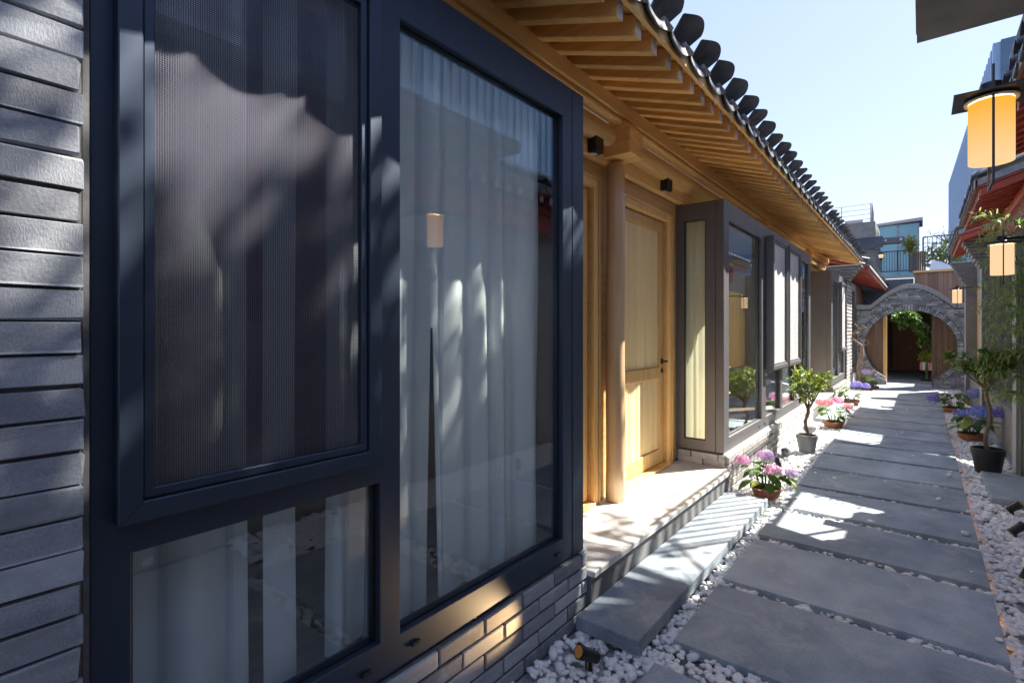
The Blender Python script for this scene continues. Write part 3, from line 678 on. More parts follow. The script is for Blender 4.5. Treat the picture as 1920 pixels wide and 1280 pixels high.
# passage beyond the gate
pas = thing('passage_house', 'shaded grey passage walls and brown door beyond the moon gate', 'house')
MB().box(-1.6, -1.02, GY+.6, 26, 0, 1.99).obj('side_wall', 'greyp', pas)
MB().box(.75, 1.6, GY+.6, 26, 0, 1.99).obj('side_wall', 'greyp', pas)
MB().box(-1.6, 1.6, 22.5, 22.6, 0, 1.99).obj('end_wall', 'plinth', pas)
MB().box(-.80, -.05, 22.4, 22.46, 0, 1.95).obj('end_door', 'doorbrown', pas, bevel=.01)
MB().box(-1.6, 1.6, 18.5, 22.6, 2.0, 2.08).obj('passage_shade_roof', 'tile', pas)  # hidden roof, its span set to keep the passage in shade
MB().tube([(-.30, 22.37, 1.15), (-.30, 22.37, .75)], .02, 8).obj('door_handle', 'porch', pas)
MB().box(.30, .50, 20, 20.4, 0, 2.2).obj('grey_post', 'greyp', pas)

# ------------------------------------------------------------------ foliage makers
def leaf_quads(mb, c, d, L, W, up=None, fold=.25, droop=.2):
    d = Vector(d).normalized(); up = Vector(up or (0, 0, 1)); sd = d.cross(up)
    if sd.length < .05: sd = d.cross(Vector((1, 0, 0)))
    sd.normalize(); nrm = sd.cross(d)
    c = Vector(c); o = len(mb.v)
    p0 = c; p1 = c+d*L*.35+nrm*L*.03; p2 = c+d*L*.72-nrm*L*droop*.25; p3 = c+d*L-nrm*L*droop
    f = nrm*W*fold
    pts = [p0, p1, p2, p3, p1+sd*W*.5+f, p2+sd*W*.42+f, p1-sd*W*.5+f, p2-sd*W*.42+f]
    mb.v += [tuple(p) for p in pts]
    mb.f += [(o, o+1, o+4), (o+1, o+2, o+5, o+4), (o+2, o+3, o+5), (o, o+6, o+1), (o+1, o+6, o+7, o+2), (o+2, o+7, o+3)]
def rdir(zb=0):
    v = Vector((random.gauss(0, 1), random.gauss(0, 1), random.gauss(0, 1)+zb)); return v.normalized()
def potted_tree(loc, label, potmat, pr, ph, crown_c, crown_r, trunk_h, nleaf, leafmat, seed, ll=.06, spread=1.0):
    random.seed(seed)
    t = thing('potted_tree', label, 'potted plant', loc)
    MB().lathe([(0, .0), (pr*.72, 0), (pr*.74, .005), (pr*.93, ph*.72), (pr*.94, ph*.74), (pr, ph*.75), (pr*1.02, ph*.98), (pr*1.0, ph), (pr*.9, ph), (pr*.88, ph*.86), (0, ph*.86)], 32).obj('pot', potmat, t, smooth=False)
    MB().lathe([(0, ph*.885), (pr*.86, ph*.875)], 20).obj('soil', 'soil', t)
    tr = MB(); z0 = ph*.85; pts = [(0, 0, z0)]
    fx, fy = 0, 0; nS = 6; sw = random.uniform(0, 6)
    for i in range(1, nS+1):
        fx = .02*math.sin(i*1.3+sw); fy = .018*math.cos(i*1.7+sw); pts.append((fx, fy, z0+(trunk_h)*i/nS))
    tr.tube(pts, [.021, .019, .018, .017, .018, .019, .015], 10); tip = Vector(pts[-1])
    br = []
    nb = 11
    for i in range(nb):
        a = 2*math.pi*i/nb+random.uniform(-.3, .3); el_ = random.uniform(.25, 1.0)
        e = Vector((crown_c[0]+math.cos(a)*crown_r[0]*random.uniform(.4, .95), crown_c[1]+math.sin(a)*crown_r[1]*random.uniform(.4, .95), crown_c[2]+crown_r[2]*random.uniform(-.5, .7)))
        s0 = tip-Vector((0, 0, random.uniform(0, trunk_h*.15)))
        m = s0.lerp(e, .5)+Vector((random.uniform(-.03, .03), random.uniform(-.03, .03), random.uniform(-.02, .0)))
        tr.tube([s0, m, e], [.008, .006, .003], 6); br.append((s0, m, e))
        for _ in range(3):
            f = random.uniform(.5, 1); q = m.lerp(e, f); e2 = q+rdir(.4)*crown_r[0]*.35
            tr.tube([q, e2], [.003, .0015], 5); br.append((q, q.lerp(e2, .5), e2))
    tr.obj('trunk', 'stem', t, smooth=True)
    fo = [MB(), MB()]
    for i in range(nleaf):
        b = random.choice(br); f = random.uniform(.35, 1.05)
        p = b[1].lerp(b[2], f)+rdir()*crown_r[0]*.10
        d = (p-tip).normalized()*.6+rdir(.1)*.9
        leaf_quads(fo[0 if random.random() < .62 else 1], p, d, ll*random.uniform(.7, 1.3), ll*.42)
    fo[0].obj('foliage', leafmat[0], t, smooth=False); fo[1].obj('foliage', leafmat[1], t, smooth=False)
    return t
potted_tree((-1.07, 6.95, -.03), 'small yellow green tree in a round grey pot by the second bay', 'greypot', .115, .21, (.02, 0, .82), (.27, .30, .17), .36, 430, ('leafy', 'leaf'), 21, .075)
potted_tree((.53, 7.12, -.03), 'low spreading tree in a large black pot at the right edge of the path', 'blackpot', .135, .25, (-.01, 0, 1.12), (.27, .32, .09), .66, 480, ('leaf', 'leafy'), 33, .075)

def flower_pot(loc, label, cols, heads, size, seed, potr=.10, pot_h=.07, nleaf=22):
    random.seed(seed)
    t = thing('flowering_plant', label, 'flowers', loc)
    MB().lathe([(0, 0), (potr*.8, 0), (potr, pot_h*.9), (potr*1.04, pot_h), (potr*.94, pot_h), (potr*.9, pot_h*.7), (0, pot_h*.7)], 24).obj('pot', 'terra', t)
    MB().lathe([(0, pot_h*.74), (potr*.91, pot_h*.72)], 16).obj('soil', 'soil', t)
    stm = MB()
    for i in range(nleaf):
        a = random.uniform(0, 6.28); r0 = random.uniform(.02, .05); h = random.uniform(.35, .95)*size*.6+pot_h*.6
        base = Vector((math.cos(a)*potr*.4, math.sin(a)*potr*.4, pot_h*.7)); p = Vector((math.cos(a)*size*random.uniform(.15, .34), math.sin(a)*size*random.uniform(.15, .34), h))
        stm.tube([base, base.lerp(p, .5)+Vector((0, 0, .02)), p], [.004, .003, .002], 5)
        lf = MB(); d = Vector((math.cos(a), math.sin(a), random.uniform(-.5, .35)))
        L = size*random.uniform(.24, .36); W = L*.66
        # broad serrated leaf, 5 stations
        sd = d.cross(Vector((0, 0, 1))).normalized(); nr = sd.cross(d.normalized()); dn = d.normalized()
        prof = [(0, .02), (.18, .62), (.42, 1), (.68, .86), (.88, .45), (1, .03)]
        for f, wv in prof:
            c = p+dn*L*f-nr*L*.30*f*f
            lf.v += [tuple(c-sd*W*.5*wv+nr*W*.10*wv), tuple(c-nr*.0), tuple(c+sd*W*.5*wv+nr*W*.10*wv)]
        for k in range(len(prof)-1):
            for q in (0, 1): a_ = k*3+q; lf.f.append((a_, a_+1, a_+4, a_+3))
        lf.obj('leaf', 'leafy' if random.random() < .25 else 'leaf', t, smooth=True)
    for i, (hx, hy, hz, hr) in enumerate(heads):
        cM = cols[i % len(cols)]; hb = MB(); c = Vector((hx, hy, hz))*size
        stm.tube([(0, 0, pot_h*.7), (hx*size*.5, hy*size*.5, hz*size*.55), c], [.004, .004, .003], 5)
        rr = hr*size*.92; nf = int(85*min(1, hr/.14))
        for k in range(nf):
            zz = 1-1.55*(k+.5)/nf; ph = k*2.39996; rxy = math.sqrt(max(0, 1-zz*zz))
            n_ = Vector((rxy*math.cos(ph), rxy*math.sin(ph), zz)); q = c+Vector((n_.x*rr, n_.y*rr, n_.z*rr*.72))*random.uniform(.62, 1.22)
            t1 = n_.orthogonal().normalized(); t2 = n_.cross(t1); a0 = random.uniform(0, 1.57); s_ = rr*.26
            for j in range(4):
                a = a0+j*math.pi/2; d1 = t1*math.cos(a)+t2*math.sin(a); d2 = -t1*math.sin(a)+t2*math.cos(a)
                o0 = len(hb.v); hb.v += [tuple(q), tuple(q+d1*s_*.6+d2*s_*.42+n_*s_*.22), tuple(q+d1*s_*1.05+n_*s_*.12), tuple(q+d1*s_*.6-d2*s_*.42+n_*s_*.22)]; hb.f.append((o0, o0+1, o0+2, o0+3))
        hb.obj('flower_head', cM, t)
    stm.obj('stems', 'leaf', t, smooth=True)
    return t
flower_pot((-1.06, 4.86, -.02), 'pink and violet hydrangea in a low terracotta pot at the end of the striped step', ['fpink', 'fmauve', 'fpink', 'fmauve', 'fpink'], [(-.40, -.25, .72, .15), (-.02, .12, .80, .17), (.18, -.2, .60, .17), (.45, .05, .52, .16), (-.14, .34, .78, .13)], .42, 5, .12, .075, 30)
flower_pot((-1.03, 8.95, -.02), 'pink red flowering plant in a terracotta bowl near the far porch slab', ['fred', 'fpink', 'fred'], [(-.35, -.2, .78, .17), (.1, .1, .84, .18), (-.1, -.3, .80, .16), (.42, -.1, .7, .15)], .46, 6, .14, .08, 24)
flower_pot((-1.09, 11.9, -.02), 'violet flowering plant in a terracotta bowl before the third bay', ['fviol'], [(.2, -.1, .75, .2), (.5, .1, .72, .16)], .5, 7, .17, .08, 22)
flower_pot((-.99, 15.1, -.02), 'pale mauve flowering plant in a terracotta bowl at the foot of the moon gate', ['fmauve'], [(-.1, -.1, .8, .2), (.35, .1, .55, .1)], .52, 8, .20, .08, 24)
flower_pot((.52, 9.1, -.02), 'deep blue hydrangea in a terracotta bowl behind the black pot', ['fblue', 'fviol', 'fblue'], [(.1, -.3, .72, .24), (.5, .0, .70, .22), (-.2, .2, .6, .16)], .52, 9, .15, .08, 24)
flower_pot((.47, 11.9, -.02), 'violet blue hydrangea with two flower heads at the narrow end of the right bed', ['fviol', 'fblue'], [(-.62, -.2, .42, .2), (.52, .1, .62, .26)], .52, 10, .19, .08, 28)

# vine trunk leaning by the far pier
dv = MB(); random.seed(3)
pts = [(-1.22, 15.0, -.05), (-1.17, 15.0, .25), (-1.22, 15.02, .5), (-1.14, 14.95, .75), (-1.13, 15, 1.02), (-1.24, 15.05, 1.12), (-1.33, 15, 1.2), (-1.30, 15, 1.35), (-1.20, 15, 1.45), (-1.28, 15, 1.58)]
dv.tube(pts, [.06, .05, .045, .042, .035, .03, .024, .02, .015, .01], 8)
for i in range(2, 9):
    p = Vector(pts[i]); dv.tube([p, p+Vector((random.uniform(-.05, .2), random.uniform(-.1, .1), random.uniform(0, .12))), p+Vector((random.uniform(0, .3), random.uniform(-.1, .1), random.uniform(.0, .2)))], [.015, .01, .005], 6)
tag(dv.obj('vine_trunk', 'stem', smooth=True), 'bare twisted brown vine trunk against the far white brick pier', 'vine')
# stones
def stone(loc, r, label, seed):
    random.seed(seed); bm = bmesh.new(); bmesh.ops.create_icosphere(bm, subdivisions=2, radius=1)
    for v in bm.verts: v.co *= 1+random.uniform(-.16, .16)
    me = bpy.data.meshes.new('rock'); bm.to_mesh(me); bm.free(); me.materials.append(M['plinth'])
    o = link('rock', me, None, loc, (0, 0, seed), (r, r*.8, r*.7)); tag(o, label, 'rock')
stone((-1.22, 6.55, .02), .07, 'dark rough rock on the pebbles left of the grey pot', 2)
stone((-1.23, 8.25, .03), .09, 'grey rough rock between the grey pot and the pink red flowers', 4)
stone((.62, 10.3, .03), .10, 'dark rock in the right bed between the two blue hydrangeas', 5)

# bamboo
def bamboo(loc, label, culms, seed):
    random.seed(seed); t = thing('bamboo', label, 'bamboo', loc)
    fo = MB()
    for (dx, dy, h, lx, ly) in culms:
        c = MB(); pts = []; n = 12
        for i in range(n+1):
            f = i/n; pts.append((dx+lx*f*f, dy+ly*f*f, h*f))
        c.tube(pts, [.008*(1-.7*i/n) for i in range(n+1)], 7)
        for i in range(4, n+1):
            p = Vector(pts[i])
            for _ in range(7):
                d = Vector((random.gauss(-.35, 1), random.gauss(-.2, 1), random.uniform(-.05, .7))).normalized(); L = random.uniform(.15, .42)*(1.15-.3*i/n)
                e = p+d*L; m = p.lerp(e, .55)+Vector((0, 0, .02)); e += Vector((0, 0, -.05))
                c.tube([p, m, e], [.003, .002, .001], 4, cap=False)
                for f in (.3, .45, .6, .72, .85, .95, 1.0):
                    q = p.lerp(m, f*2) if f < .5 else m.lerp(e, f*2-1)
                    for _ in range(2):
                        ld = (d*.7+rdir(-.35)*.8); leaf_quads(fo, q, ld, random.uniform(.06, .12), .013, fold=.15, droop=.25)
        c.obj('culm', 'cane', t, smooth=True)
    fo.obj('foliage', 'leafb', t)
    return t
bamboo((.76, 6.95, -.05), 'slender bamboo with drooping narrow leaves at the right edge before the grey pier', [(0, 0, 2.55, -.05, .02), (.03, .10, 2.4, -.03, .0), (.06, -.02, 2.5, -.06, -.05)], 12)

# ------------------------------------------------------------------ garden spot lights
def spot(loc, tgt, label, lit=0):
    t = thing('garden_spotlight', label, 'spotlight', loc, 'small black spotlights among the pebbles')
    d = (Vector(tgt)-Vector(loc)).normalized(); p0 = Vector((0, 0, .045))
    MB().tube([p0-d*.035, p0+d*.045], [.026, .028], 16).obj('lamp_body', 'black', t)
    MB().tube([p0+d*.046, p0+d*.066], .031, 16).obj('lamp_rim', 'black', t)
    MB().tube([p0+d*.0665, p0+d*.068], .025, 16).obj('lens', 'lens', t)
    MB().tube([(0, 0, -.08), (0, 0, .03)], .010, 8).obj('stake', 'black', t)
    for k in (-1, 1): MB().box(-.004, .004, k*.034-.003, k*.034+.003, .0, .06).obj('bracket', 'black', t)
    if lit:
        L = bpy.data.lights.new('spot', 'SPOT'); L.energy = lit; L.color = (1, .62, .28); L.spot_size = R(46); L.spot_blend = .8; L.shadow_soft_size = .015
        lo = link('spot_lamp', L, t, tuple(p0+d*.075)); lo.rotation_euler = (-d).to_track_quat('Z', 'Y').to_euler()
spot((-1.12, 1.93, -.02), (-1.34, 1.50, .24), 'black garden spotlight lit at the foot of the nearest brick base', 4)
spot((.475, 4.15, -.02), (.62, 4.25, .3), 'black garden spotlight lowest at the right edge of the pebbles', 0)
spot((.515, 5.02, -.02), (.9, 5.2, .3), 'black garden spotlight tilted away, middle one of the right pebbles', 0)
spot((.56, 5.62, -.02), (.9, 5.6, .3), 'black garden spotlight in front of the right stone slab', 0)
spot((-1.17, 5.9, -.02), (-1.34, 6.0, .3), 'black garden spotlight between the hydrangea and the grey pot', 0)
pl3 = MB().box(.46, 1.0, 5.88, 6.92, -.07, .02).obj('step_slab', 'slab', bevel=.004); tag(pl3, 'broad dark stone slab on the right in front of the black pot', 'step')

# ------------------------------------------------------------------ lanterns
def lantern(loc, label, arm=.75, mat='lamp', r=.0687, h=.235, watts=3):
    t = thing('hanging_lantern', label, 'lantern', loc, 'cylinder lanterns on wall arms along the right side')
    MB().lathe([(r, 0), (r, h), (r-.004, h), (r-.004, 0), (r, 0)], 40).obj('lamp_shade', mat, t, smooth=False)
    MB().lathe([(0, h+.008), (r*.55, h+.008), (r+.012, h+.004), (r+.014, h+.010), (0, h+.016)], 32).obj('shade_ring', 'white', t)
    MB().box(-.115, .125, -.11, .11, h+.018, h+.024).obj('cap_plate', 'black', t)
    MB().lathe([(.05, h+.025), (.035, h+.04), (.033, h+.075), (0, h+.077)], 20).obj('cap_neck', 'black', t)
    MB().tube([(0.03, 0, h+.055), (arm, 0, h+.055)], .012, 8).obj('wall_arm', 'black', t)
    st_ = MB(); st_.box(-.004, .004, -r-.018, -r-.012, -.09, h+.12); st_.box(-.004, .004, -r-.011, r+.02, -.092, -.086); st_.box(-.004, .004, r+.014, r+.020, -.085, h+.017)
    st_.obj('strap', 'black', t)
    L = bpy.data.lights.new('bulb', 'POINT'); L.energy = watts; L.color = (1, .62, .26); L.shadow_soft_size = .03
    link('bulb', L, t, (0, 0, h*.5))
    return t
lantern((.213, 2.74, 2.095), 'glowing amber cylinder lantern under a square black plate at upper right', .85, 'lamp', watts=2)
lantern((.53, 5.95, 1.90), 'pale glowing lantern halfway along the right wall behind the bamboo', .45, 'lampw', r=.075, h=.25, watts=1)
lantern((.54, 13.2, 1.95), 'small glowing lantern beside the top right of the moon gate', .4, 'lampw', r=.072, h=.25, watts=1)

# ------------------------------------------------------------------ right house with red eaves
rh = thing('red_eaved_house', 'low house on the right with red rafters, grey piers and tiled eaves', 'house')
XR = .93
plate((7.5, 16.3), (-.08, 2.95), [(7.75, 10.8, .45, 2.35), (11.6, 14.78, .08, 2.4)], XR, XR+.08, 'x').obj('front_wall', 'greyp', rh)
MB().box(XR+.02, XR+.03, 7.75, 10.8, .45, 2.35).obj('glass_pane', 'glass', rh)
for yv in (7.76, 8.7, 9.7, 10.75): MB().box(XR-.03, XR+.019, yv-.03, yv+.03, .45, 2.35).obj('mullion', 'frame2' if yv > 8 else 'woodz', rh, bevel=.003)
for i in range(6): MB().box(XR+.001, XR+.04, 11.603+i*.529, 11.603+(i+1)*.529-.006, .08, 2.4).obj('door_panel', 'woodz', rh, bevel=.004)
MB().box(XR-.11, XR-.001, 7.5, 16.2, -.08, .45).obj('low_wall', 'greyp', rh)
MB().box(XR-.13, XR-.001, 7.52, 10.85, .452, .50).obj('window_sill', 'plinth', rh)
MB().box(XR, 3.5, 16.0, 16.1, 0, 2.9).obj('end_wall', 'greyp', rh)
MB().box(3.4, 3.5, 7.5, 16.0, 0, 2.9).obj('back_wall', 'room', rh)
def rpier(y0, y1, x0=.75, mat='pierb', corb=True):
    MB().box(x0, XR+.05, y0, y1, -.08, 2.42).obj('pier', mat, rh, bevel=.006)
    MB().box(x0-.006, x0-.001, y0-.004, y1+.004, -.08, 2.42).obj('lit_pier_face', 'greypl', rh)  # lit alley side of the pier put into the colour as a pale sheet
    if corb:
        for i in range(9):
            MB().box(x0-.028*(i+1), XR+.05, y0-.01, y1+.01, 2.422+i*.055, 2.422+i*.055+.049).obj('corbel_brick', 'pierb', rh, bevel=.006)
            MB().box(x0-.028*(i+1)-.004, x0-.028*(i+1)-.0005, y0-.012, y1+.012, 2.422+i*.055, 2.422+i*.055+.049).obj('lit_corbel_edge', 'greypl', rh)  # lit edge of each corbel step, likewise put into the colour
rpier(7.20, 7.48, .75, 'greypl', False); rpier(11.0, 11.35); rpier(14.8, 15.15)
rr_ = rafter_mesh('rafter', 'red', 'woodend', .48, 2.84, 1.2, .07, .08, .35)
rt = arc_tile('roof_tile', 'tile', .16, .016, .40, 2.93, 2.0, .35, 1, .05, lip=.0001, liph=.0)
rp_ = arc_tile('drip_tile', 'tile', .20, .014, .41, 2.90, 2.0, .35, -1, .045, lip=.01, liph=-.07, endw=.8)
for (a, b) in ((3.0, 6.05), (7.22, 9.75), (10.75, 13.3)):
    y = a+.05
    while y < b: link('rafter', rr_, rh, (0, y, 0)); y += .19
    slope_board(.46, 2.915, 3.4 if a > 7 else 1.18, a, b, .02, .35).obj('roof_board', 'red', rh)
    slope_board(.445, 2.937, 3.4 if a > 7 else 1.18, a, b, .07, .35).obj('roof_bedding', 'tilemortar', rh)
    MB().box(.435, .456, a, b, 2.925, 3.02).obj('eave_board', 'darkwood', rh)
    y = a+.12
    while y < b: link('roof_tile', rt, rh, (.42+random.uniform(-.005, .005), y, 3.05)); link('drip_tile', rp_, rh, (.43, y+.12, 3.02)); y += .24
    MB().tube([(.86, a, 2.90), (.86, b, 2.90)], .055, 12).obj('round_purlin', 'redy', rh, smooth=True)
    MB().box(.82, .925, a, b, 2.62, 2.83).obj('red_beam', 'redy', rh, bevel=.01)
    MB().box(XR, XR+.08 if a > 7 else 1.049, a, b, 2.96, 3.06).obj('wall_head', 'redy', rh)

# ------------------------------------------------------------------ near right building (beside the camera), terrace, tower
nh = thing('side_building', 'grey plastered building with flat roof terrace beside the right bed', 'building')
plate((-6, 6.1), (-.08, 3.3), [(.6, 1.6, .1, 2.3), (2.4, 3.6, .8, 2.3)], 1.05, 1.2, 'x').obj('front_wall', 'greypl', nh)
MB().box(1.15, 1.16, .6, 1.6, .1, 2.3).obj('door_panel', 'woodz', nh); MB().box(1.15, 1.16, 2.4, 3.6, .8, 2.3).obj('glass_pane', 'glass', nh)
MB().box(1.2, 4.6, 5.95, 6.1, -.08, 3.3).obj('end_wall', 'greyp', nh)
MB().box(.98, 4.6, -6, 6.12, 3.3, 3.42).obj('terrace_slab', 'greypl', nh)
MB().box(1.36, 4.5, -6, 6.0, 2.5, 2.55).obj('ceiling', 'room', nh)
tw = thing('unseen_clad_block', 'unseen tall blue corrugated metal clad block above the near right building, sized to shade the facade', 'building')  # out of view; height and length set to keep sun off the near facade
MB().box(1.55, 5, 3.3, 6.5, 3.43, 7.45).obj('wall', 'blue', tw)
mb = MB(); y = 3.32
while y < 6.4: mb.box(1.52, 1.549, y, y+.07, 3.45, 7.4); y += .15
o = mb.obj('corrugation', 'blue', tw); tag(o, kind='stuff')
for (a, b) in ((3.6, 3.85), (4.1, 4.35)):
    MB().box(1.505, 1.518, a, b, 4.6, 6.0).obj('window', 'white', tw); 
tt_ = thing('tree', 'leafy tree rising behind the blue metal clad block', 'tree', (1.9, 6.9, -.08))
random.seed(77); tk = MB(); fo = MB()
tk.tube([(0, 0, 0), (.1, -.1, 2), (0, -.2, 4.2), (-.1, -.5, 6.0), (0, -1.2, 7.6)], [.14, .12, .10, .07, .03], 10)
cl = [((-.40, -1.5, 7.66), (.14, 1.9, .30), 3400), ((-.3, .7, 7.35), (.5, .8, .4), 150)]
for c_, r_, n_ in cl:
    subs = [Vector((c_[0]+random.uniform(-1, 1)*r_[0], c_[1]+random.uniform(-1, 1)*r_[1], c_[2]+random.uniform(-1, .6)*r_[2])) for _ in range(60 if n_ > 999 else 24)]
    for q in subs: tk.tube([Vector((-.05, -.4, 5.6)), Vector((-.05, -.4, 5.6)).lerp(q, .6)+Vector((0, 0, .1)), q], [.03, .015, .006], 5)
    for i in range(n_): leaf_quads(fo, random.choice(subs)+Vector((random.gauss(0, .16), random.gauss(0, .16), random.gauss(0, .10))), rdir(), random.uniform(.07, .12), .055)
tk.obj('trunk', 'stem', tt_, smooth=True); fo.obj('foliage', 'leaf', tt_)
MB().box(1.13, 4.6, 6.125, 7.12, 3.3, 3.42).obj('terrace_slab', 'greypl', nh); MB().box(1.2, 1.3, 6.125, 7.1, -.08, 3.299).obj('front_wall', 'greyp', nh)  # unseen extension added to keep sun off the right part of the path
MB().box(1.02, 3.4, 9.76, 10.74, 3.0, 3.06).obj('sun_stop_roof', 'tile', rh)  # unseen slab added over the eave gap to stop stray sun on the path
# balustrade of the roof terrace
rl = thing('terrace_railing', 'steel baluster railing on the roof terrace above the red eaves', 'railing')
X_ = 1.0
MB().box(X_-.02, X_+.02, 6.55, 10.2, 5.32, 5.345).obj('top_rail', 'frame2', rl); MB().box(X_-.02, X_+.02, 6.55, 10.2, 4.05, 4.09).obj('bottom_rail', 'frame2', rl)
y = 6.6; bm_ = MB().tube([(0, 0, 4.091), (0, 0, 5.319)], .0155, 8).mesh('baluster', 'frame2')
while y < 10.15: link('baluster', bm_, rl, (X_, y, 0)); y += .15
for yv in (6.57, 8.4, 10.18): MB().box(X_+.022, X_+.05, yv-.015, yv+.015, 3.1, 5.3).obj('post', 'frame2', rl)
# canopy over the near path
cn = thing('flat_canopy', 'flat grey canopy jutting over the near end of the path', 'canopy')
MB().box(-.02, 1.04, 2.2, 3.55, 3.0, 3.05).obj('soffit', 'plinth', cn); MB().box(-.024, 1.04, 2.2, 3.554, 3.051, 3.09).obj('top_sheet', 'frame2', cn)

# ------------------------------------------------------------------ far left pier, second left house
fp = thing('brick_pier', 'white sunlit brick pier with stepped corbel between the third bay and the moon gate', 'brick wall')
MB().box(-1.8, -1.352, 13.96, 15.0, -.08, 2.55).obj('mortar_core', 'mortarg', fp)
fb = [brick_mesh(.245-.009, .069-.009, .06, 'brickw') for _ in range(4)]
course_wall(fp, -1.335, 13.96, 15.0, -.06, 2.5, fb, H=.085)
for i in range(7): MB().box(-1.8, -1.33+.045*i, 13.9, 14.35, 2.50+i*.06, 2.555+i*.06).obj('corbel_brick', 'plinth', fp, bevel=.012)
h2_ = thing('far_left_house', 'second left house with red soffit and tiled eave behind the timber one', 'house')
plate((15.0, 16.4), (.3, 2.6), [(15.15, 16.3, .45, 2.45)], -1.45, -1.38, 'x').obj('window_frame', 'frame2', h2_); MB().box(-1.43, -1.424, 15.15, 16.3, .45, 2.45).obj('glass_pane', 'glass2', h2_)
MB().box(-1.6, -1.36, 15.0, 16.4, -.08, .299).obj('brick_base', 'brickw', h2_)
MB().box(-4, -1.7, 14, 26, -.08, 2.9).obj('wall', 'darkwood', h2_)
y = 13.4
while y < 26: link('rafter', rafter_m2, h2_, (0, y, 0)) if False else None; y += 1
r2m = rafter_mesh('rafter', 'red', 'woodend', -.98, 2.80, -1.9, .07, .07, sl_)
y = 14.6
while y < 25.5: link('rafter', r2m, h2_, (0, y, 0)); y += .2
slope_board(-.95, 2.87, -4.3, 14.5, 25.6, .02, sl_).obj('roof_board', 'red', h2_)
slope_board(-.94, 2.892, -4.3, 14.5, 25.6, .05, sl_).obj('roof_bedding', 'tilemortar', h2_)
y = 14.55
while y < 25.5:
    link('drip_tile', panm, h2_, (DX, y, DZ)); link('cover_tile', covm, h2_, (CX, y+PT/2, CZ)); y += PT
# upturned gable ridge between the two roofs
mb = MB(); mb.tube([(-.92, 13.9, 2.98), (-1.2, 13.9, 3.06), (-1.8, 13.9, 3.25), (-3.5, 13.9, 3.95)], [.06, .07, .08, .09], 8); mb.obj('gable_ridge', 'tile', h2_)

# ------------------------------------------------------------------ background terrace, buildings
sw = thing('slate_block', 'dark slate grey rooftop block beyond the left eaves', 'building')
MB().box(-3.6, -1.39, 24, 27, 2.9, 5.6).obj('wall', 'plinth', sw)
MB().add([(-3.6, 23.7, 4.75), (-1.15, 23.7, 4.65), (-1.15, 24, 5.0), (-3.6, 24, 5.0), (-3.6, 23.7, 4.6), (-1.15, 23.7, 4.52), (-1.15, 24, 4.6), (-3.6, 24, 4.6)], [(0, 1, 2, 3), (4, 7, 6, 5), (0, 4, 5, 1), (1, 5, 6, 2), (0, 3, 7, 4)]).obj('eave', 'tile', sw)
for i, (a, b) in enumerate(((-3.2, -2.6), (-2.4, -1.8))): MB().box(a, b, 24.3, 24.7, 5.6, 5.72+.04*i).obj('roof_box', 'greypl', sw)
rr2 = thing('rooftop_railing', 'thin horizontal bar railing on top of the slate block', 'railing')
for z in (5.75, 5.94, 6.13, 6.33): MB().tube([(-3.6, 24.2, z), (-1.55, 24.2, z)], .012, 6).obj('rail', 'greypl', rr2)
for x in (-3.5, -2.5, -1.55): MB().tube([(x, 24.2, 5.6), (x, 24.2, 6.34)], .016, 6).obj('post', 'greypl', rr2)
an = thing('antenna_mast', 'grey tapering mast with a stay wire beside the rooftop railing', 'mast')
MB().tube([(-1.48, 24.1, 5.6), (-1.48, 24.1, 5.95), (-1.5, 24.1, 6.35)], [.05, .045, .01], 8).obj('mast', 'greyp', an)
MB().tube([(-1.46, 24.1, 5.92), (-.9, 25.5, 5.55), (-.3, 27, 5.3)], .008, 5).obj('stay_wire', 'white', an)
gbld = thing('glass_pavilion', 'teal glass pavilion with a wooden fascia on the far terrace', 'building')
MB().box(-1.95, -.1, 34, 36, 4.3, 7.0).obj('glass_wall', pbr('teal_glass', (.13, .36, .42), (.24, .50, .58), .15, (.6, .6, .6), bump=0, spec=.8), gbld)
MB().add([(-2.0, 33.8, 7.0), (0.05, 33.8, 7.08), (0.05, 36, 7.08), (-2.0, 36, 7.0), (-2.0, 33.8, 7.12), (0.05, 33.8, 7.25), (0.05, 36, 7.25), (-2.0, 36, 7.12)], [(3, 2, 1, 0), (4, 5, 6, 7), (0, 1, 5, 4), (1, 2, 6, 5), (2, 3, 7, 6), (3, 0, 4, 7)]).obj('fascia', 'woodend', gbld)
for x in (-1.93, -1.0, -.12): MB().box(x-.03, x+.03, 33.95, 33.995, 4.3, 7.0).obj('mullion', 'greypl', gbld)
sb = thing('sign_board', 'dark grey horizontal board with round lamps in front of the teal glass', 'board')
MB().box(-1.55, -.55, 27, 27.1, 5.06, 5.36).obj('board', 'frame2', sb, bevel=.03)
for x in (-1.2, -.68): MB().tube([(x, 26.985, 5.24), (x, 26.999, 5.24)], .05, 12).obj('round_lamp', 'white', sb)
wl = thing('wall_lantern', 'small black and amber wall lantern below the slate eave', 'lantern', (-1.22, 24.2, 4.3))
MB().lathe([(.0, .14), (.10, .04), (.09, .02)], 6).obj('cap', 'black', wl); MB().lathe([(.085, .02), (.06, -.12)], 6).obj('amber_glass', 'lampw', wl); MB().lathe([(.06, -.12), (.07, -.13), (.02, -.2), (0, -.22)], 6).obj('base', 'black', wl)
MB().tube([(0, 0, .14), (0, 0, .2), (-.12, 0, .22), (-.18, 0, .2)], .01, 5).obj('bracket', 'black', wl)
def fence(x0, y0, x1, y1, z0, z1, label, n, name='stair_railing'):
    t = thing(name, label, 'railing'); a = Vector((x0, y0, 0)); b = Vector((x1, y1, 0))
    for z in (z0, z1): MB().tube([a+Vector((0, 0, z)), b+Vector((0, 0, z))], .022, 6).obj('rail', 'frame2', t)
    for i in range(n+1):
        p = a.lerp(b, i/n); MB().tube([p+Vector((0, 0, z0-.02)), p+Vector((0, 0, z1))], .012 if i % 6 else .03, 5).obj('baluster', 'frame2', t)
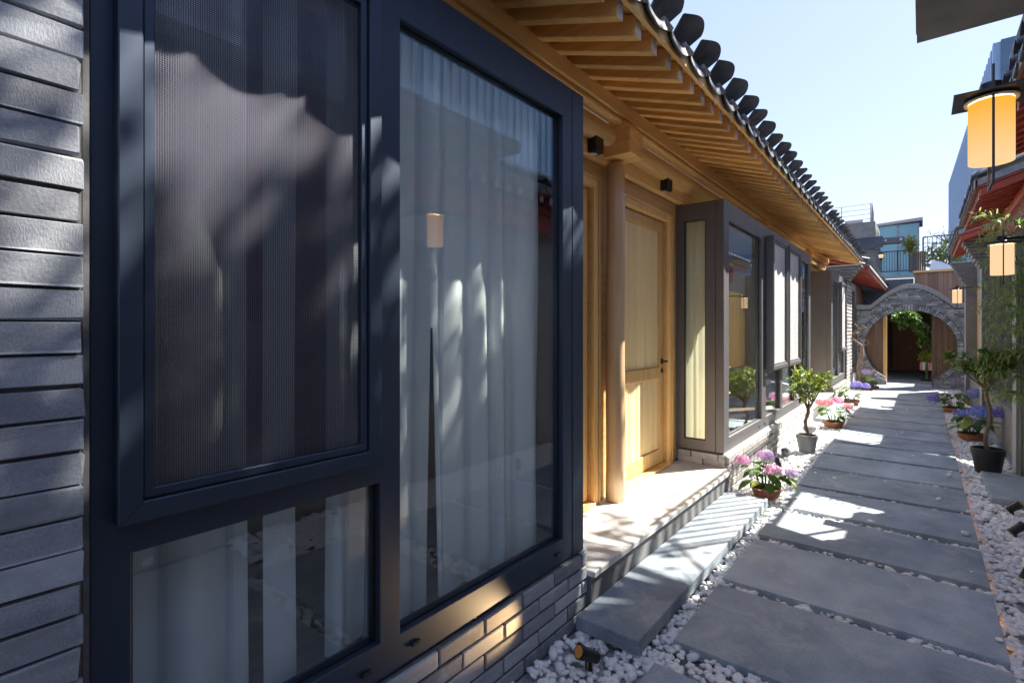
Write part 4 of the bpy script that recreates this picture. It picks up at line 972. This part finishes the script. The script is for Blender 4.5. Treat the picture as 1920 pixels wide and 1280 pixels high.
fence(-1.35, 27, -.23, 27, 3.9, 4.75, 'slim steel railing across the terrace left of the brown panel', 12)
fence(.05, 26, 1.3, 26, 3.95, 5.1, 'tall steel railing in front of the bushes on the terrace', 9)
bx = thing('brown_screen', 'brown slatted timber screen behind the steel railing', 'screen')
for i in range(8): MB().box(-.42+i*.07, -.42+i*.07+.062, 27.3, 27.33, 3.85, 4.7).obj('slat', 'darkwood', bx)
wp = thing('planter_wall', 'brown timber clad terrace wall above the moon gate', 'wall')
for i in range(10): MB().box(-.20+i*.13, -.20+i*.13+.124, 23, 23.08, 1.9, 3.42).obj('plank', wood('clad_%d' % i, (.20, .10, .06), (.30, .17, .11), 'z') if i == 0 else bpy.data.materials['clad_0'], wp)
MB().box(-.24, 1.25, 22.9, 23.2, 3.43, 3.5).obj('cap_board', 'woody', wp)
MB().box(-2.2, -.22, 23.05, 23.2, 1.9, 3.25).obj('slate_wall', 'tile', wp); MB().box(-.2, 1.2, 23.09, 23.12, 1.9, 3.42).obj('backing_board', 'darkwood', wp)
MB().box(-4, 4, 23.4, 60, 2.62, 2.74).obj('terrace_floor', 'tile', wp)
tn = MB().add([(.2, 24.5, 3.52), (1.2, 24.5, 3.52), (1.2, 25.3, 3.52), (.2, 25.3, 3.52), (.3, 24.9, 4.05), (.6, 24.9, 3.95)], [(0, 1, 5, 4), (1, 2, 5), (2, 3, 4, 5), (3, 0, 4), (3, 2, 1, 0)])
tag(tn.obj('white_canopy', 'white'), 'white cloth canopy on the terrace behind the timber wall', 'canopy')
def bush(c, r, n, label, mats, seed, ll=.12, name='bush', kindcat='bush'):
    random.seed(seed); t = thing(name, label, kindcat, c)
    fo = [MB(), MB()]; st = MB()
    for i in range(16):
        d = rdir(.5); e = Vector((d.x*r[0], d.y*r[1], abs(d.z)*r[2])); st.tube([(0, 0, 0), e*.5+Vector((0, 0, .02)), e], [.02, .012, .004], 5)
    for i in range(n):
        d = rdir(.2); f = random.random()**.45; p = Vector((d.x*r[0]*f, d.y*r[1]*f, r[2]*.5+d.z*r[2]*.6*f))
        leaf_quads(fo[i % 2], p, rdir(.1), ll*random.uniform(.6, 1.3), ll*.45)
    st.obj('stem', 'stem', t); fo[0].obj('foliage', mats[0], t); fo[1].obj('foliage', mats[1], t)
bush((.75, 28, 3.9), (.9, .7, 1.1), 900, 'yellow green hedge behind the tall terrace railing', ('leafy', 'leafb'), 41, .16)
bush((-.35, 26.5, 4.6), (.28, .28, .6), 260, 'yellow leaved shrub by the corner of the glass pavilion', ('leafy', 'leafy'), 42, .14)
bush((.9, 31, 5.4), (1.0, .7, .7), 160, 'thin bare bush with a few leaves on the skyline', ('leafb', 'leafb'), 43, .10)
# plants and planter beyond the gate
def fern(c, label, n, L, seed, mats='leafb'):
    random.seed(seed); t = thing('fern', label, 'plant', c); fo = MB()
    for i in range(n):
        a = random.uniform(0, 6.28); e = random.uniform(.1, .7); l = L*random.uniform(.6, 1.1); pts = []
        for k in range(7):
            f = k/6; pts.append(Vector((math.cos(a)*l*f, math.sin(a)*l*f, l*(e*f-1.25*f*f))))
        for k in range(6):
            d = pts[k+1]-pts[k]; sd = d.cross(Vector((0, 0, 1))).normalized()
            for s_ in (-1, 1):
                for q in (.2, .7): leaf_quads(fo, pts[k]+d*q, sd*s_+d.normalized()*.6, L*.26*(1-.6*k/6), L*.07)
    fo.obj('fronds', mats, t); MB().lathe([(0, -.08), (.06, -.06), (.08, .0), (0, 0)], 12).obj('basket', 'stem', t)
bush((-.36, 18.2, 1.55), (.30, .22, .34), 420, 'hanging green plant with drooping leaves at the top of the moon gate opening', ('leaf', 'leaf'), 51, .15, 'hanging_plant', 'plant')
bush((.0, 18.6, 1.25), (.20, .2, .34), 260, 'trailing green plant beside the hanging plant in the passage', ('leaf', 'leafb'), 52, .12, 'hanging_plant', 'plant')
bush((.16, 18.6, .82), (.26, .22, .42), 300, 'bushy green plant standing in the red and white planter', ('leaf', 'leafb'), 44, .12, 'planter_bush', 'plant')
bush((.14, 18.3, .50), (.2, .18, .30), 220, 'yellow green plant low in the moon gate opening', ('leafy', 'leafy'), 45, .09, 'planter_bush', 'plant')
pt = thing('planter', 'red green and white striped planter on a green stand inside the moon gate', 'planter', (.14, 18.3, 0))
for i, mt in enumerate(('fred', 'white', 'leaf', 'fred', 'white', 'fred')): MB().box(-.18+i*.06, -.18+i*.06+.058, -.10, .10, .30, .52).obj('stripe_panel', mt, pt)
MB().box(-.06, .0, -.05, .05, 0, .299).obj('stand', 'leaf', pt); MB().box(-.16, .16, -.1, .1, .0, .04).obj('foot', 'black', pt)
# far blue corrugated tower on the right
ft = thing('corrugated_tower', 'far tall blue corrugated metal building behind the right eaves', 'building')
ya, yb, za, zb = 29.5, 76, 13.6, 17.9
MB().add([(2.6, ya, 0), (2.6, yb, 0), (2.6, yb, zb), (2.6, ya, za), (9, ya, 0), (9, yb, 0), (9, yb, zb), (9, ya, za)], [(0, 1, 2, 3), (4, 7, 6, 5), (0, 3, 7, 4), (1, 5, 6, 2), (3, 2, 6, 7)]).obj('wall', 'blue_shade', ft)
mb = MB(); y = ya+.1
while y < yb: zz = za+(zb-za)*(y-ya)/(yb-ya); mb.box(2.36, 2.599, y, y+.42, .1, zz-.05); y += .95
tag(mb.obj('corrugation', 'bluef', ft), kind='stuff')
